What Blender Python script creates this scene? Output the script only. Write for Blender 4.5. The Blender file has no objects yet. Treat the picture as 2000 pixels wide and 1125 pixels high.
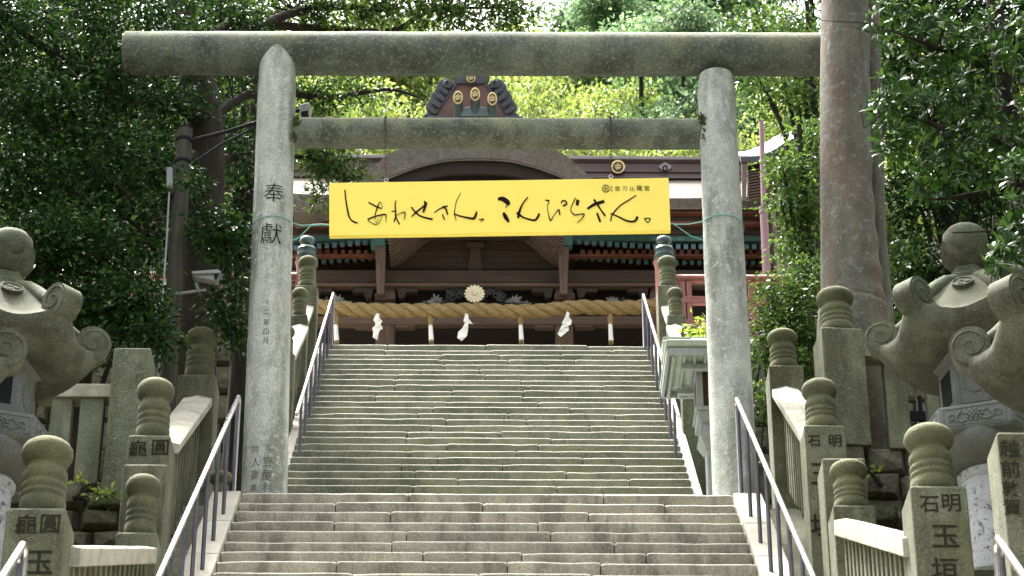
import bpy, bmesh, math, random
import numpy as np
from mathutils import Vector, Matrix, Euler

R = math.radians
random.seed(7)
RNG = np.random.default_rng(7)
SC = bpy.context.scene
COL = SC.collection

# ------------------------------------------------------------------ camera
CAM = Vector((0.0, 0.0, 0.0))
FPX = 5100.0                         # focal length in pixels of the 2000 px wide photograph
PITCH = R(29.7)
YAW = R(-0.595)
cam_d = bpy.data.cameras.new('camera')
cam_d.sensor_width = 36.0
cam_d.lens = FPX / 2000.0 * 36.0
cam_d.clip_start = 0.1
cam_d.clip_end = 2000.0
cam_d.dof.use_dof = True
cam_d.dof.focus_distance = 29.0
cam_d.dof.aperture_fstop = 6.3
cam = bpy.data.objects.new('camera', cam_d)
cam.location = CAM
cam.rotation_euler = Euler((math.pi / 2 + PITCH, 0, YAW), 'XYZ')
COL.objects.link(cam)
SC.camera = cam
CR = cam.rotation_euler.to_matrix()

def at(px, py, Y):
    """point of the vertical plane Y that shows at photograph position (px, py)"""
    d = CR @ Vector(((px - 1000.0) / FPX, (562.5 - py) / FPX, -1.0))
    return CAM + d * ((Y - CAM.y) / d.y)

def ppm(px, py, Y):
    """photograph pixels per metre there"""
    p = at(px, py, Y) - CAM
    return FPX / (p @ (CR @ Vector((0, 0, -1))))

# ------------------------------------------------------------------ sky, sun, exposure
SUN_EL, SUN_AZ = R(68), R(322)      # high hazy sun in front of the camera, a little to the left
world = bpy.data.worlds.new('World')
SC.world = world
world.use_nodes = True
wn = world.node_tree.nodes
wl = world.node_tree.links
wn.clear()
sky = wn.new('ShaderNodeTexSky')
sky.sky_type = 'NISHITA'
sky.sun_disc = False
sky.sun_elevation = SUN_EL
sky.sun_rotation = SUN_AZ
sky.air_density = 1.0
sky.dust_density = 9.0
hs = wn.new('ShaderNodeHueSaturation')
hs.inputs['Saturation'].default_value = 0.34
bg = wn.new('ShaderNodeBackground')
bg.inputs['Strength'].default_value = 0.15
wo = wn.new('ShaderNodeOutputWorld')
wl.new(sky.outputs[0], hs.inputs['Color'])
wl.new(hs.outputs[0], bg.inputs[0])
wl.new(bg.outputs[0], wo.inputs[0])

sun_d = bpy.data.lights.new('sun', 'SUN')
sun_d.energy = 3.0
sun_d.angle = R(7)
sun_d.color = (1.0, 0.975, 0.93)
sun = bpy.data.objects.new('sun', sun_d)
az = SUN_AZ
sdir = Vector((math.sin(az) * math.cos(SUN_EL), math.cos(az) * math.cos(SUN_EL), math.sin(SUN_EL)))
sun.rotation_euler = (-sdir).to_track_quat('-Z', 'Y').to_euler()
sun.location = (0, 0, 60)
COL.objects.link(sun)

SC.view_settings.view_transform = 'Standard'
SC.view_settings.look = 'None'
SC.view_settings.gamma = 1.0
SC.view_settings.use_curve_mapping = False
SC.view_settings.exposure = 2.25
SC.render.engine = 'CYCLES'
SC.cycles.max_bounces = 6
SC.cycles.transparent_max_bounces = 4

# ------------------------------------------------------------------ materials
def mat(name, col, col2=None, scale=6.0, rough=0.8, bump=0.0, bscale=30.0, moss=None, moss_amt=0.5,
        moss_up=0.5, speck=None, speck_scale=60.0, speck_amt=0.5, metal=0.0, rnd=0.0, stretch=None,
        spec=0.4, stain=None, stain_scale=3.0, stain_amt=0.5, stain_stretch=(1, 1, 1), grain=0.0, worn_lit=None):
    m = bpy.data.materials.new(name)
    m.use_nodes = True
    nt = m.node_tree
    N, L = nt.nodes, nt.links
    bs = N['Principled BSDF']
    bs.inputs['Roughness'].default_value = rough
    bs.inputs['Metallic'].default_value = metal
    bs.inputs['Specular IOR Level'].default_value = spec
    geo = N.new('ShaderNodeNewGeometry')
    pos = geo.outputs['Position']
    def mapped(s):
        mp = N.new('ShaderNodeMapping')
        mp.inputs['Scale'].default_value = s
        L.new(pos, mp.inputs['Vector'])
        return mp.outputs[0]
    def noise(sc, det=5.0, rg=0.6, v=None):
        n = N.new('ShaderNodeTexNoise')
        n.inputs['Scale'].default_value = sc
        n.inputs['Detail'].default_value = det
        n.inputs['Roughness'].default_value = rg
        L.new(v if v is not None else pos, n.inputs['Vector'])
        return n.outputs['Fac']
    def ramp(fac, a, b):
        r = N.new('ShaderNodeMapRange')
        r.inputs['From Min'].default_value = a
        r.inputs['From Max'].default_value = b
        r.clamp = True
        L.new(fac, r.inputs['Value'])
        return r.outputs[0]
    def math_(op, a, b):
        q = N.new('ShaderNodeMath')
        q.operation = op
        for i, v in enumerate((a, b)):
            if isinstance(v, (int, float)):
                q.inputs[i].default_value = v
            else:
                L.new(v, q.inputs[i])
        return q.outputs[0]
    def mix(f, a, b):
        x = N.new('ShaderNodeMix')
        x.data_type = 'RGBA'
        for sock, v in ((x.inputs['Factor'], f), (x.inputs[6], a), (x.inputs[7], b)):
            if isinstance(v, (int, float)):
                sock.default_value = v
            elif isinstance(v, tuple):
                sock.default_value = (*v, 1.0)
            else:
                L.new(v, sock)
        return x.outputs[2]
    v0 = mapped(stretch) if stretch else None
    c = mix(ramp(noise(scale, v=v0), 0.3, 0.7), col, col2 if col2 else tuple(k * 0.72 for k in col))
    if rnd > 0:
        oi = N.new('ShaderNodeObjectInfo')
        rr = N.new('ShaderNodeMapRange')
        rr.inputs['To Min'].default_value = 1 - rnd
        rr.inputs['To Max'].default_value = 1 + rnd
        L.new(oi.outputs['Random'], rr.inputs['Value'])
        h = N.new('ShaderNodeHueSaturation')
        L.new(rr.outputs[0], h.inputs['Value'])
        L.new(c, h.inputs['Color'])
        c = h.outputs[0]
    if stain:
        c = mix(math_('MULTIPLY', ramp(noise(stain_scale, 6.0, 0.65, mapped(stain_stretch)), 0.46, 0.62), stain_amt), c, stain)
    if speck:
        c = mix(math_('MULTIPLY', ramp(noise(speck_scale, 9.0, 0.75), 0.53, 0.62), speck_amt), c, speck)
    if moss:
        sx = N.new('ShaderNodeSeparateXYZ')
        L.new(geo.outputs['Normal'], sx.inputs[0])
        up = ramp(sx.outputs['Z'], -0.9, 1.0)
        f = math_('ADD', math_('MULTIPLY', up, moss_up), noise(2.2, 6.0, 0.7))
        f = math_('MULTIPLY', ramp(f, 0.62 , 1.0), moss_amt)
        c = mix(f, c, moss)
    if worn_lit:  # up-facing faces paler: tread wear plus painted overhead light
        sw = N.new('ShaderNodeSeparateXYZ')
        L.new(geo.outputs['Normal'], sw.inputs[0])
        c = mix(math_('MULTIPLY', ramp(sw.outputs['Z'], 0.25, 0.75), 0.8), c, worn_lit)
    if grain > 0:
        gr = N.new('ShaderNodeMapRange')
        gr.inputs['From Min'].default_value = 0.32
        gr.inputs['From Max'].default_value = 0.68
        gr.inputs['To Min'].default_value = 1 - grain
        gr.inputs['To Max'].default_value = 1 + grain
        L.new(noise(55.0, 4.0, 0.8), gr.inputs['Value'])
        hg = N.new('ShaderNodeHueSaturation')
        L.new(gr.outputs[0], hg.inputs['Value'])
        L.new(c, hg.inputs['Color'])
        c = hg.outputs[0]
    L.new(c, bs.inputs['Base Color'])
    if bump > 0:
        b = N.new('ShaderNodeBump')
        b.inputs['Strength'].default_value = bump
        b.inputs['Distance'].default_value = 0.02
        L.new(noise(bscale, 6.0, 0.65, mapped(stretch) if stretch else None), b.inputs['Height'])
        L.new(b.outputs[0], bs.inputs['Normal'])
    return m

def leaf_mat(name, c1, c2, c3, rough=0.38, trans=0.35, spec=0.5):
    m = bpy.data.materials.new(name)
    m.use_nodes = True
    N, L = m.node_tree.nodes, m.node_tree.links
    bs = N['Principled BSDF']
    bs.inputs['Roughness'].default_value = rough
    bs.inputs['Specular IOR Level'].default_value = spec
    g = N.new('ShaderNodeNewGeometry')
    cr = N.new('ShaderNodeValToRGB')
    e = cr.color_ramp.elements
    e[0].position, e[0].color = 0.0, (*c1, 1)
    e[1].position, e[1].color = 1.0, (*c3, 1)
    k = e.new(0.55)
    k.color = (*c2, 1)
    L.new(g.outputs['Random Per Island'], cr.inputs[0])
    L.new(cr.outputs[0], bs.inputs['Base Color'])
    tr = N.new('ShaderNodeBsdfTranslucent')
    hb = N.new('ShaderNodeHueSaturation')
    hb.inputs['Hue'].default_value = 0.485
    hb.inputs['Value'].default_value = 1.6
    oi = N.new('ShaderNodeObjectInfo')
    rr = N.new('ShaderNodeMapRange')
    rr.inputs['To Min'].default_value = 0.72
    rr.inputs['To Max'].default_value = 1.25
    L.new(oi.outputs['Random'], rr.inputs['Value'])
    ho = N.new('ShaderNodeHueSaturation')
    L.new(rr.outputs[0], ho.inputs['Value'])
    L.new(cr.outputs[0], ho.inputs['Color'])
    L.new(ho.outputs[0], bs.inputs['Base Color'])
    L.new(ho.outputs[0], hb.inputs['Color'])
    L.new(hb.outputs[0], tr.inputs['Color'])
    mx = N.new('ShaderNodeMixShader')
    mx.inputs[0].default_value = trans
    L.new(bs.outputs[0], mx.inputs[1])
    L.new(tr.outputs[0], mx.inputs[2])
    L.new(mx.outputs[0], N['Material Output'].inputs[0])
    return m

MOSS = (0.075, 0.085, 0.022)
M = {}
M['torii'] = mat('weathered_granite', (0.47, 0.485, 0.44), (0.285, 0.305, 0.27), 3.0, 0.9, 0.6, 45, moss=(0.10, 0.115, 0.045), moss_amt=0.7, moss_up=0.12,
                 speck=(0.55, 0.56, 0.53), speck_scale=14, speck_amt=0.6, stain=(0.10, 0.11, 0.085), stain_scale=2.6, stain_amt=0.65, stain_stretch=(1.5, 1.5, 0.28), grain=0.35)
M['beam'] = mat('mossy_shaded_granite', (0.155, 0.17, 0.145), (0.06, 0.072, 0.058), 2.0, 0.9, 0.6, 40, moss=(0.24, 0.25, 0.13), moss_amt=0.85, moss_up=0.38,  # moss and stain tones also paint the lit top and shaded front
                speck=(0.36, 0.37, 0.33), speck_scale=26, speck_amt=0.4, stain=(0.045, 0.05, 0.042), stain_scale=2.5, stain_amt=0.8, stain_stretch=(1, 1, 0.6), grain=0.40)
M['post'] = mat('mossy_post_stone', (0.155, 0.162, 0.105), (0.08, 0.087, 0.051), 4, 0.92, 0.7, 38, moss=(0.105, 0.105, 0.04), moss_amt=0.7, moss_up=0.25,
                speck=(0.33, 0.33, 0.25), speck_scale=45, speck_amt=0.35, rnd=0.1, stain=(0.05, 0.052, 0.026), stain_scale=4, stain_amt=0.75, stain_stretch=(1, 1, 0.25), grain=0.35)
M['cap'] = mat('pale_cap_stone', (0.377, 0.361, 0.295), (0.295, 0.283, 0.221), 5, 0.9, 0.4, 40, stain=(0.16, 0.16, 0.09), stain_scale=4, stain_amt=0.5, grain=0.20)
M['knob'] = mat('dark_knob_stone', (0.09, 0.095, 0.052), (0.05, 0.055, 0.03), 5, 0.9, 0.5, 40, moss=(0.15, 0.15, 0.06), moss_amt=0.8, moss_up=0.4, grain=0.35)
M['lantern'] = mat('lantern_stone', (0.092, 0.1, 0.068), (0.048, 0.053, 0.034), 5, 0.9, 0.5, 50, moss=(0.105, 0.115, 0.042), moss_amt=0.85, moss_up=0.3,
                   speck=(0.22, 0.225, 0.17), speck_scale=50, speck_amt=0.3, stain=(0.035, 0.032, 0.02), stain_scale=2.5, stain_amt=0.7, grain=0.35)
M['lantern_grey'] = mat('lantern_grey_stone', (0.136, 0.144, 0.136), (0.088, 0.092, 0.088), 5, 0.85, 0.4, 50, speck=(0.27, 0.28, 0.27), speck_scale=60, speck_amt=0.3, grain=0.25)
M['lichen'] = mat('lichened_white_stone', (0.42, 0.43, 0.44), (0.33, 0.34, 0.34), 5, 0.9, 0.4, 40, speck=(0.06, 0.06, 0.06), speck_scale=16, speck_amt=0.95, grain=0.20)
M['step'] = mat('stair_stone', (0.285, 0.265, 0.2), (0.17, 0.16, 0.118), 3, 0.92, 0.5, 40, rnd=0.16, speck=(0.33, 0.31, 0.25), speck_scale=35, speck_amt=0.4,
                stain=(0.07, 0.064, 0.048), stain_scale=1.7, stain_amt=0.7, stain_stretch=(2.4, 0.3, 0.5), grain=0.35, worn_lit=(0.46, 0.44, 0.38))
M['step_up'] = mat('mossy_shaded_stair_stone', (0.165, 0.168, 0.115), (0.095, 0.102, 0.065), 3, 0.92, 0.5, 40, rnd=0.16, speck=(0.32, 0.31, 0.25), speck_scale=35, speck_amt=0.35,  # darker than the lower flight: moss plus tree and torii shade in the colour
                   stain=(0.055, 0.065, 0.038), stain_scale=1.4, stain_amt=0.75, stain_stretch=(1.2, 0.4, 0.6), grain=0.35, worn_lit=(0.46, 0.46, 0.40))
M['kerb'] = mat('pale_kerb_stone', (0.408, 0.383, 0.315), (0.323, 0.302, 0.246), 4, 0.9, 0.4, 50, speck=(0.3, 0.29, 0.22), speck_scale=40, speck_amt=0.3, rnd=0.06, grain=0.20)
M['wall'] = mat('rough_wall_stone', (0.124, 0.112, 0.084), (0.060, 0.056, 0.040), 4, 0.95, 0.9, 16, moss=(0.07, 0.085, 0.025), moss_amt=0.8, moss_up=0.35, rnd=0.25,
                speck=(0.24, 0.23, 0.2), speck_scale=14, speck_amt=0.4, grain=0.40)
M['dirt'] = mat('dark_earth', (0.05, 0.042, 0.03), (0.03, 0.035, 0.018), 1.5, 1.0, 0.5, 8)
M['hill'] = mat('forest_floor', (0.035, 0.055, 0.015), (0.018, 0.030, 0.010), 0.2, 1.0, 0.6, 2)
M['gravel'] = mat('plaza_gravel', (0.34, 0.32, 0.27), (0.26, 0.245, 0.2), 8, 0.95, 0.5, 60)
M['paint_red'] = mat('faded_red_lacquer', (0.29, 0.105, 0.082), (0.23, 0.08, 0.064), 4, 0.55, 0.15, 30)
M['verdigris'] = mat('verdigris_bronze', (0.09, 0.12, 0.115), (0.05, 0.07, 0.066), 8, 0.4, 0.15, 30, metal=0.5)
M['steel'] = mat('steel_rail', (0.62, 0.57, 0.58), (0.5, 0.45, 0.46), 6, 0.25, 0.0, metal=0.9)
M['steel_dark'] = mat('dark_steel_post', (0.10, 0.10, 0.115), (0.06, 0.058, 0.065), 5, 0.4, 0.0, metal=0.6)
M['yellow'] = mat('yellow_paint', (0.9, 0.73, 0.13), (0.87, 0.69, 0.11), 1.5, 0.5, 0.0, spec=0.3)
M['ink'] = mat('dark_ink', (0.012, 0.008, 0.009), (0.022, 0.009, 0.008), 10, 0.9, spec=0.05)
M['carve'] = mat('carved_shadow_paint', (0.032, 0.033, 0.022), (0.02, 0.02, 0.013), 20, 0.95, spec=0.05)
M['carve_soft'] = mat('worn_carving_shade', (0.125, 0.125, 0.10), (0.09, 0.09, 0.07), 20, 0.95, spec=0.05)  # flat glyph colour standing in for shade in shallow cuts
M['wood'] = mat('dark_timber', (0.053, 0.031, 0.020), (0.028, 0.016, 0.011), 2.5, 0.75, 0.35, 12, stretch=(0.6, 3, 6))
M['wood_grey'] = mat('weathered_timber', (0.124, 0.084, 0.059), (0.074, 0.046, 0.031), 2.5, 0.8, 0.35, 12, stretch=(0.6, 3, 8))
M['wood_col'] = mat('column_timber', (0.128, 0.083, 0.060), (0.075, 0.045, 0.034), 3, 0.75, 0.35, 12, stretch=(6, 6, 0.6))
M['wood_red'] = mat('red_timber', (0.15, 0.05, 0.025), (0.09, 0.032, 0.018), 3, 0.6, 0.2, 14)
M['wood_dark'] = mat('near_black_timber', (0.022, 0.014, 0.01), (0.012, 0.008, 0.006), 2, 0.85, 0.2, 10)  # near-black brown, for interior, backings and barge boards
M['carving'] = mat('carved_dark_wood', (0.04, 0.042, 0.04), (0.022, 0.022, 0.02), 8, 0.7, 0.4, 20)
M['carving_pale'] = mat('carved_grey_wood', (0.23, 0.23, 0.22), (0.13, 0.13, 0.125), 8, 0.8, 0.4, 20)
M['copper'] = mat('copper_green', (0.065, 0.155, 0.14), (0.035, 0.09, 0.08), 8, 0.6, 0.25, 25)
M['copper_dark'] = mat('dark_verdigris', (0.03, 0.075, 0.065), (0.018, 0.045, 0.04), 8, 0.7)
M['rust_plate'] = mat('rust_brown_plate', (0.12, 0.052, 0.036), (0.085, 0.036, 0.026), 8, 0.6, 0.2, 20)
M['copper_blue'] = mat('copper_blue_cap', (0.09, 0.17, 0.215), (0.055, 0.105, 0.135), 14, 0.6)
M['ridge'] = mat('ridge_copper_brown', (0.116, 0.079, 0.071), (0.086, 0.056, 0.051), 3, 0.45, 0.1, 10, metal=0.2)
M['ridge_lt'] = mat('ridge_pale_trim', (0.252, 0.217, 0.210), (0.196, 0.168, 0.164), 3, 0.45)
M['thatch'] = mat('cypress_bark_thatch', (0.125, 0.115, 0.1), (0.07, 0.062, 0.052), 9, 0.95, 0.8, 30, speck=(0.24, 0.23, 0.21), speck_scale=30, speck_amt=0.5, stain=(0.11, 0.065, 0.04), stain_scale=0.9, stain_amt=0.5, grain=0.40)
M['lead'] = mat('dark_roof_lead', (0.07, 0.073, 0.082), (0.036, 0.038, 0.045), 10, 0.7, 0.3, 30, spec=0.25)
M['gold'] = mat('gilded_bronze', (0.52, 0.41, 0.19), (0.42, 0.32, 0.13), 12, 0.28, 0.0, metal=0.8)
M['gold_pale'] = mat('pale_gilding', (0.74, 0.66, 0.46), (0.62, 0.54, 0.36), 12, 0.4, 0.0, metal=0.15)
M['straw'] = mat('rice_straw', (0.36, 0.26, 0.115), (0.22, 0.15, 0.06), 9, 0.9, 0.8, 60, stretch=(1, 3, 3))
M['paper'] = mat('white_paper', (0.78, 0.77, 0.72), (0.70, 0.69, 0.63), 5, 0.8)
M['drain'] = mat('painted_drainpipe', (0.24, 0.135, 0.15), (0.19, 0.105, 0.115), 3, 0.45, 0.05, 20)
M['pole'] = mat('old_pole_timber', (0.057, 0.057, 0.036), (0.024, 0.023, 0.018), 3, 0.9, 0.6, 20, stretch=(8, 8, 0.5), moss=(0.10, 0.12, 0.03), moss_amt=0.7, moss_up=0.1)
M['bark_red'] = mat('mottled_bark', (0.125, 0.118, 0.09), (0.055, 0.054, 0.042), 5, 0.9, 1.0, 20, stretch=(1, 1, 0.35), speck=(0.20, 0.225, 0.21), speck_scale=11, speck_amt=0.5,
                    stain=(0.13, 0.058, 0.028), stain_scale=1.3, stain_amt=0.42, stain_stretch=(1.6, 1.6, 0.35), grain=0.35)
M['bark'] = mat('dark_bark', (0.035, 0.029, 0.023), (0.018, 0.015, 0.012), 5, 0.95, 0.8, 20, stretch=(2, 2, 0.5), spec=0.08)
M['plaster'] = mat('pale_plaster', (0.5, 0.52, 0.52), (0.42, 0.44, 0.44), 2, 0.8)
M['white_metal'] = mat('white_housing', (0.2, 0.21, 0.2), (0.16, 0.165, 0.16), 3, 0.4)
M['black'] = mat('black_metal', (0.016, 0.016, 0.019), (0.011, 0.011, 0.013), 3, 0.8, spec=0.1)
M['rope_blue'] = mat('aqua_cord', (0.16, 0.42, 0.38), (0.11, 0.32, 0.29), 40, 0.7)
M['rust_chain'] = mat('rusted_chain', (0.09, 0.065, 0.055), (0.05, 0.035, 0.03), 30, 0.7, metal=0.4)
M['lantern_frame'] = mat('greyed_lantern_timber', (0.30, 0.33, 0.33), (0.21, 0.235, 0.235), 4, 0.75, 0.2, 20, stretch=(4, 4, 1))
M['lantern_roof'] = mat('green_grey_roof_copper', (0.34, 0.38, 0.3), (0.22, 0.26, 0.2), 5, 0.6, 0.2, 20)
M['moss'] = mat('moss_clump', (0.06, 0.075, 0.015), (0.03, 0.035, 0.01), 20, 1.0, 0.8, 40)
M['leaf_dark'] = leaf_mat('evergreen_leaf', (0.004, 0.016, 0.005), (0.011, 0.035, 0.008), (0.042, 0.09, 0.016), 0.33, 0.2, 0.14)
M['leaf_mid'] = leaf_mat('mid_green_leaf', (0.018, 0.048, 0.010), (0.042, 0.09, 0.016), (0.10, 0.16, 0.03), 0.38, 0.3, 0.16)
M['leaf_long'] = leaf_mat('long_evergreen_leaf', (0.006, 0.024, 0.005), (0.018, 0.054, 0.009), (0.055, 0.12, 0.018), 0.32, 0.2, 0.14)
M['leaf_yellow'] = leaf_mat('yellow_green_leaf', (0.075, 0.125, 0.022), (0.14, 0.20, 0.04), (0.24, 0.29, 0.075), 0.55, 0.45)
M['leaf_cool'] = leaf_mat('cool_green_leaf', (0.05, 0.11, 0.045), (0.10, 0.18, 0.075), (0.18, 0.27, 0.13), 0.55, 0.4)
M['leaf_fresh'] = leaf_mat('fresh_green_leaf', (0.10, 0.17, 0.02), (0.17, 0.25, 0.03), (0.26, 0.34, 0.05), 0.45, 0.45)

# ------------------------------------------------------------------ mesh building
ORG = {}

class MB:
    """collects world-space geometry for one mesh object"""
    def __init__(self):
        self.v, self.f = [], []
    def add(self, vs, fs):
        o = len(self.v)
        self.v.extend(Vector(p) for p in vs)
        self.f.extend([tuple(i + o for i in q) for q in fs])
        return self
    def box(self, x0, x1, y0, y1, z0, z1):
        vs = [(x, y, z) for z in (z0, z1) for y in (y0, y1) for x in (x0, x1)]
        return self.add(vs, [(0, 2, 3, 1), (4, 5, 7, 6), (0, 1, 5, 4), (2, 6, 7, 3), (0, 4, 6, 2), (1, 3, 7, 5)])
    def obox(self, c, ax, ay, az):
        c, ax, ay, az = map(Vector, (c, ax, ay, az))
        vs = [c + ax * i + ay * j + az * k for k in (-1, 1) for j in (-1, 1) for i in (-1, 1)]
        return self.add(vs, [(0, 2, 3, 1), (4, 5, 7, 6), (0, 1, 5, 4), (2, 6, 7, 3), (0, 4, 6, 2), (1, 3, 7, 5)])
    def prism(self, poly, off):
        """closed polygon (3-D points) swept by the vector off"""
        poly = [Vector(p) for p in poly]
        off = Vector(off)
        n = len(poly)
        fs = [tuple(range(n)), tuple(range(2 * n - 1, n - 1, -1))]
        fs += [(i, i + n, (i + 1) % n + n, (i + 1) % n) for i in range(n)]
        return self.add(poly + [p + off for p in poly], fs)
    def pxprism(self, pts, Y, depth):
        return self.prism([at(x, y, Y) for x, y in pts], (0, depth, 0))
    def lathe(self, prof, c, n=20, axis=None, phase=0.0):
        """prof: list of (radius, height)"""
        c = Vector(c)
        q = Vector((0, 0, 1)).rotation_difference(Vector(axis)) if axis is not None else None
        vs = []
        for r, h in prof:
            for k in range(n):
                a = 2 * math.pi * k / n + phase
                p = Vector((r * math.cos(a), r * math.sin(a), h))
                vs.append(c + (q @ p if q else p))
        fs = []
        for i in range(len(prof) - 1):
            for k in range(n):
                k2 = (k + 1) % n
                fs.append((i * n + k, i * n + k2, (i + 1) * n + k2, (i + 1) * n + k))
        fs.append(tuple(range(n - 1, -1, -1)))
        fs.append(tuple(range((len(prof) - 1) * n, len(prof) * n)))
        return self.add(vs, fs)
    def tube(self, pts, rad, n=10, cap=True):
        pts = [Vector(p) for p in pts]
        if not isinstance(rad, (list, tuple)):
            rad = [rad] * len(pts)
        vs, fs = [], []
        u = None
        for i, p in enumerate(pts):
            t = (pts[min(i + 1, len(pts) - 1)] - pts[max(i - 1, 0)]).normalized()
            if u is None:
                u = t.orthogonal().normalized()
            u = (u - t * u.dot(t)).normalized()
            w = t.cross(u)
            for k in range(n):
                a = 2 * math.pi * k / n
                vs.append(p + (u * math.cos(a) + w * math.sin(a)) * rad[i])
        for i in range(len(pts) - 1):
            for k in range(n):
                k2 = (k + 1) % n
                fs.append((i * n + k, i * n + k2, (i + 1) * n + k2, (i + 1) * n + k))
        if cap:
            fs.append(tuple(range(n - 1, -1, -1)))
            fs.append(tuple(range((len(pts) - 1) * n, len(pts) * n)))
        return self.add(vs, fs)
    def grid(self, rows, thick=None):
        """rows: list of equal-length point lists; thick: vector, makes a closed slab"""
        nr, nc = len(rows), len(rows[0])
        vs = [Vector(p) for r in rows for p in r]
        fs = [(i * nc + j, i * nc + j + 1, (i + 1) * nc + j + 1, (i + 1) * nc + j) for i in range(nr - 1) for j in range(nc - 1)]
        if thick is not None:
            t = Vector(thick)
            n = len(vs)
            vs = vs + [p + t for p in vs]
            fs += [tuple(k + n for k in reversed(q)) for q in list(fs)]
            ring = [j for j in range(nc)] + [i * nc + nc - 1 for i in range(1, nr)] + [(nr - 1) * nc + j for j in range(nc - 2, -1, -1)] + [i * nc for i in range(nr - 2, 0, -1)]
            m = len(ring)
            fs += [(ring[(k + 1) % m], ring[k], ring[k] + n, ring[(k + 1) % m] + n) for k in range(m)]
        return self.add(vs, fs)
    def build(self, name, material, parent=None, smooth=False, bevel=0.0, jitter=0.0, org=None):
        if parent is not None:
            o0 = ORG[parent.name]
        elif org is not None:
            o0 = Vector(org)
        else:
            o0 = Vector((sum(p.x for p in self.v) / len(self.v), sum(p.y for p in self.v) / len(self.v), min(p.z for p in self.v)))
        me = bpy.data.meshes.new(name)
        vs = [p - o0 for p in self.v]
        if jitter:
            vs = [p + Vector((random.uniform(-1, 1), random.uniform(-1, 1), random.uniform(-1, 1))) * jitter for p in vs]
        me.from_pydata([tuple(p) for p in vs], [], self.f)
        bm = bmesh.new()
        bm.from_mesh(me)
        bmesh.ops.recalc_face_normals(bm, faces=bm.faces)
        bm.to_mesh(me)
        bm.free()
        me.materials.append(material if not isinstance(material, str) else M[material])
        if smooth:
            me.polygons.foreach_set('use_smooth', [True] * len(me.polygons))
            me.set_sharp_from_angle(angle=R(smooth if smooth > 1 else 45))
        o = bpy.data.objects.new(name, me)
        COL.objects.link(o)
        o.parent = parent
        if parent is None:
            o.location = o0
        ORG[o.name] = o0
        if bevel:
            b = o.modifiers.new('bevel', 'BEVEL')
            b.width = bevel
            b.segments = 2
            b.limit_method = 'ANGLE'
            b.angle_limit = R(40)
        return o

def tag(o, label, cat, group=None):
    o['label'] = label
    o['category'] = cat
    if group:
        o['group'] = group
    return o

def thing(name, loc, label, cat, group=None):
    o = bpy.data.objects.new(name, None)
    COL.objects.link(o)
    o.location = loc
    o.empty_display_size = 0.2
    ORG[o.name] = Vector(loc)
    return tag(o, label, cat, group)

def struct(o, kind='structure'):
    o['kind'] = kind
    return o

def copy_tree(o, parent=None):
    c = o.copy()
    COL.objects.link(c)
    c.parent = parent
    ORG[c.name] = ORG[o.name].copy()
    for ch in list(o.children):
        copy_tree(ch, c)
    return c

def smoothpts(pts, n=8, closed=False):
    """Catmull-Rom through points of any dimension"""
    P = [np.array(p, float) for p in pts]
    out = []
    m = len(P)
    for i in range(m - 1 if not closed else m):
        p0 = P[(i - 1) % m] if closed or i > 0 else P[0] * 2 - P[1]
        p1, p2 = P[i], P[(i + 1) % m]
        p3 = P[(i + 2) % m] if closed or i < m - 2 else P[-1] * 2 - P[-2]
        for k in range(n):
            t = k / n
            out.append(0.5 * ((2 * p1) + (-p0 + p2) * t + (2 * p0 - 5 * p1 + 4 * p2 - p3) * t * t + (-p0 + 3 * p1 - 3 * p2 + p3) * t ** 3))
    if not closed:
        out.append(P[-1])
    return [tuple(p) for p in out]

_TXT = {}
BOLD = 0.012
def glyph(ch):
    """outline of one character as flat triangles, centred, about one unit high"""
    if (ch, BOLD) in _TXT:
        return _TXT[(ch, BOLD)]
    cu = bpy.data.curves.new('glyph', 'FONT')
    cu.body = ch
    cu.size = 1.0
    cu.resolution_u = 3
    cu.offset = BOLD
    o = bpy.data.objects.new('glyph', cu)
    COL.objects.link(o)
    dg = bpy.context.evaluated_depsgraph_get()
    me = bpy.data.meshes.new_from_object(o.evaluated_get(dg))
    bm = bmesh.new()
    bm.from_mesh(me)
    bmesh.ops.remove_doubles(bm, verts=bm.verts, dist=1e-5)
    if len(bm.verts):
        xs = [v.co.x for v in bm.verts]
        ys = [v.co.y for v in bm.verts]
        c = Vector(((min(xs) + max(xs)) / 2, (min(ys) + max(ys)) / 2, 0))
        s = 1.0 / max(max(xs) - min(xs), max(ys) - min(ys), 1e-3)
        for v in bm.verts:
            v.co = (v.co - c) * s
        for k in range(1, 8):
            x = -0.5 + k / 8
            bmesh.ops.bisect_plane(bm, geom=bm.verts[:] + bm.edges[:] + bm.faces[:], plane_co=(x, 0, 0), plane_no=(1, 0, 0))
    bm.verts.index_update()
    res = ([(v.co.x, v.co.y) for v in bm.verts], [tuple(v.index for v in f.verts) for f in bm.faces])
    bm.free()
    bpy.data.objects.remove(o)
    bpy.data.curves.remove(cu)
    bpy.data.meshes.remove(me)
    _TXT[(ch, BOLD)] = res
    return res

def glyph_flat(mb, ch, c, size, ux=(1, 0, 0), uz=(0, 0, 1), sx=1.0):
    vs, fs = glyph(ch)
    c, ux, uz = Vector(c), Vector(ux), Vector(uz)
    mb.add([c + ux * (x * size * sx) + uz * (y * size) for x, y in vs], fs)

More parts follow.
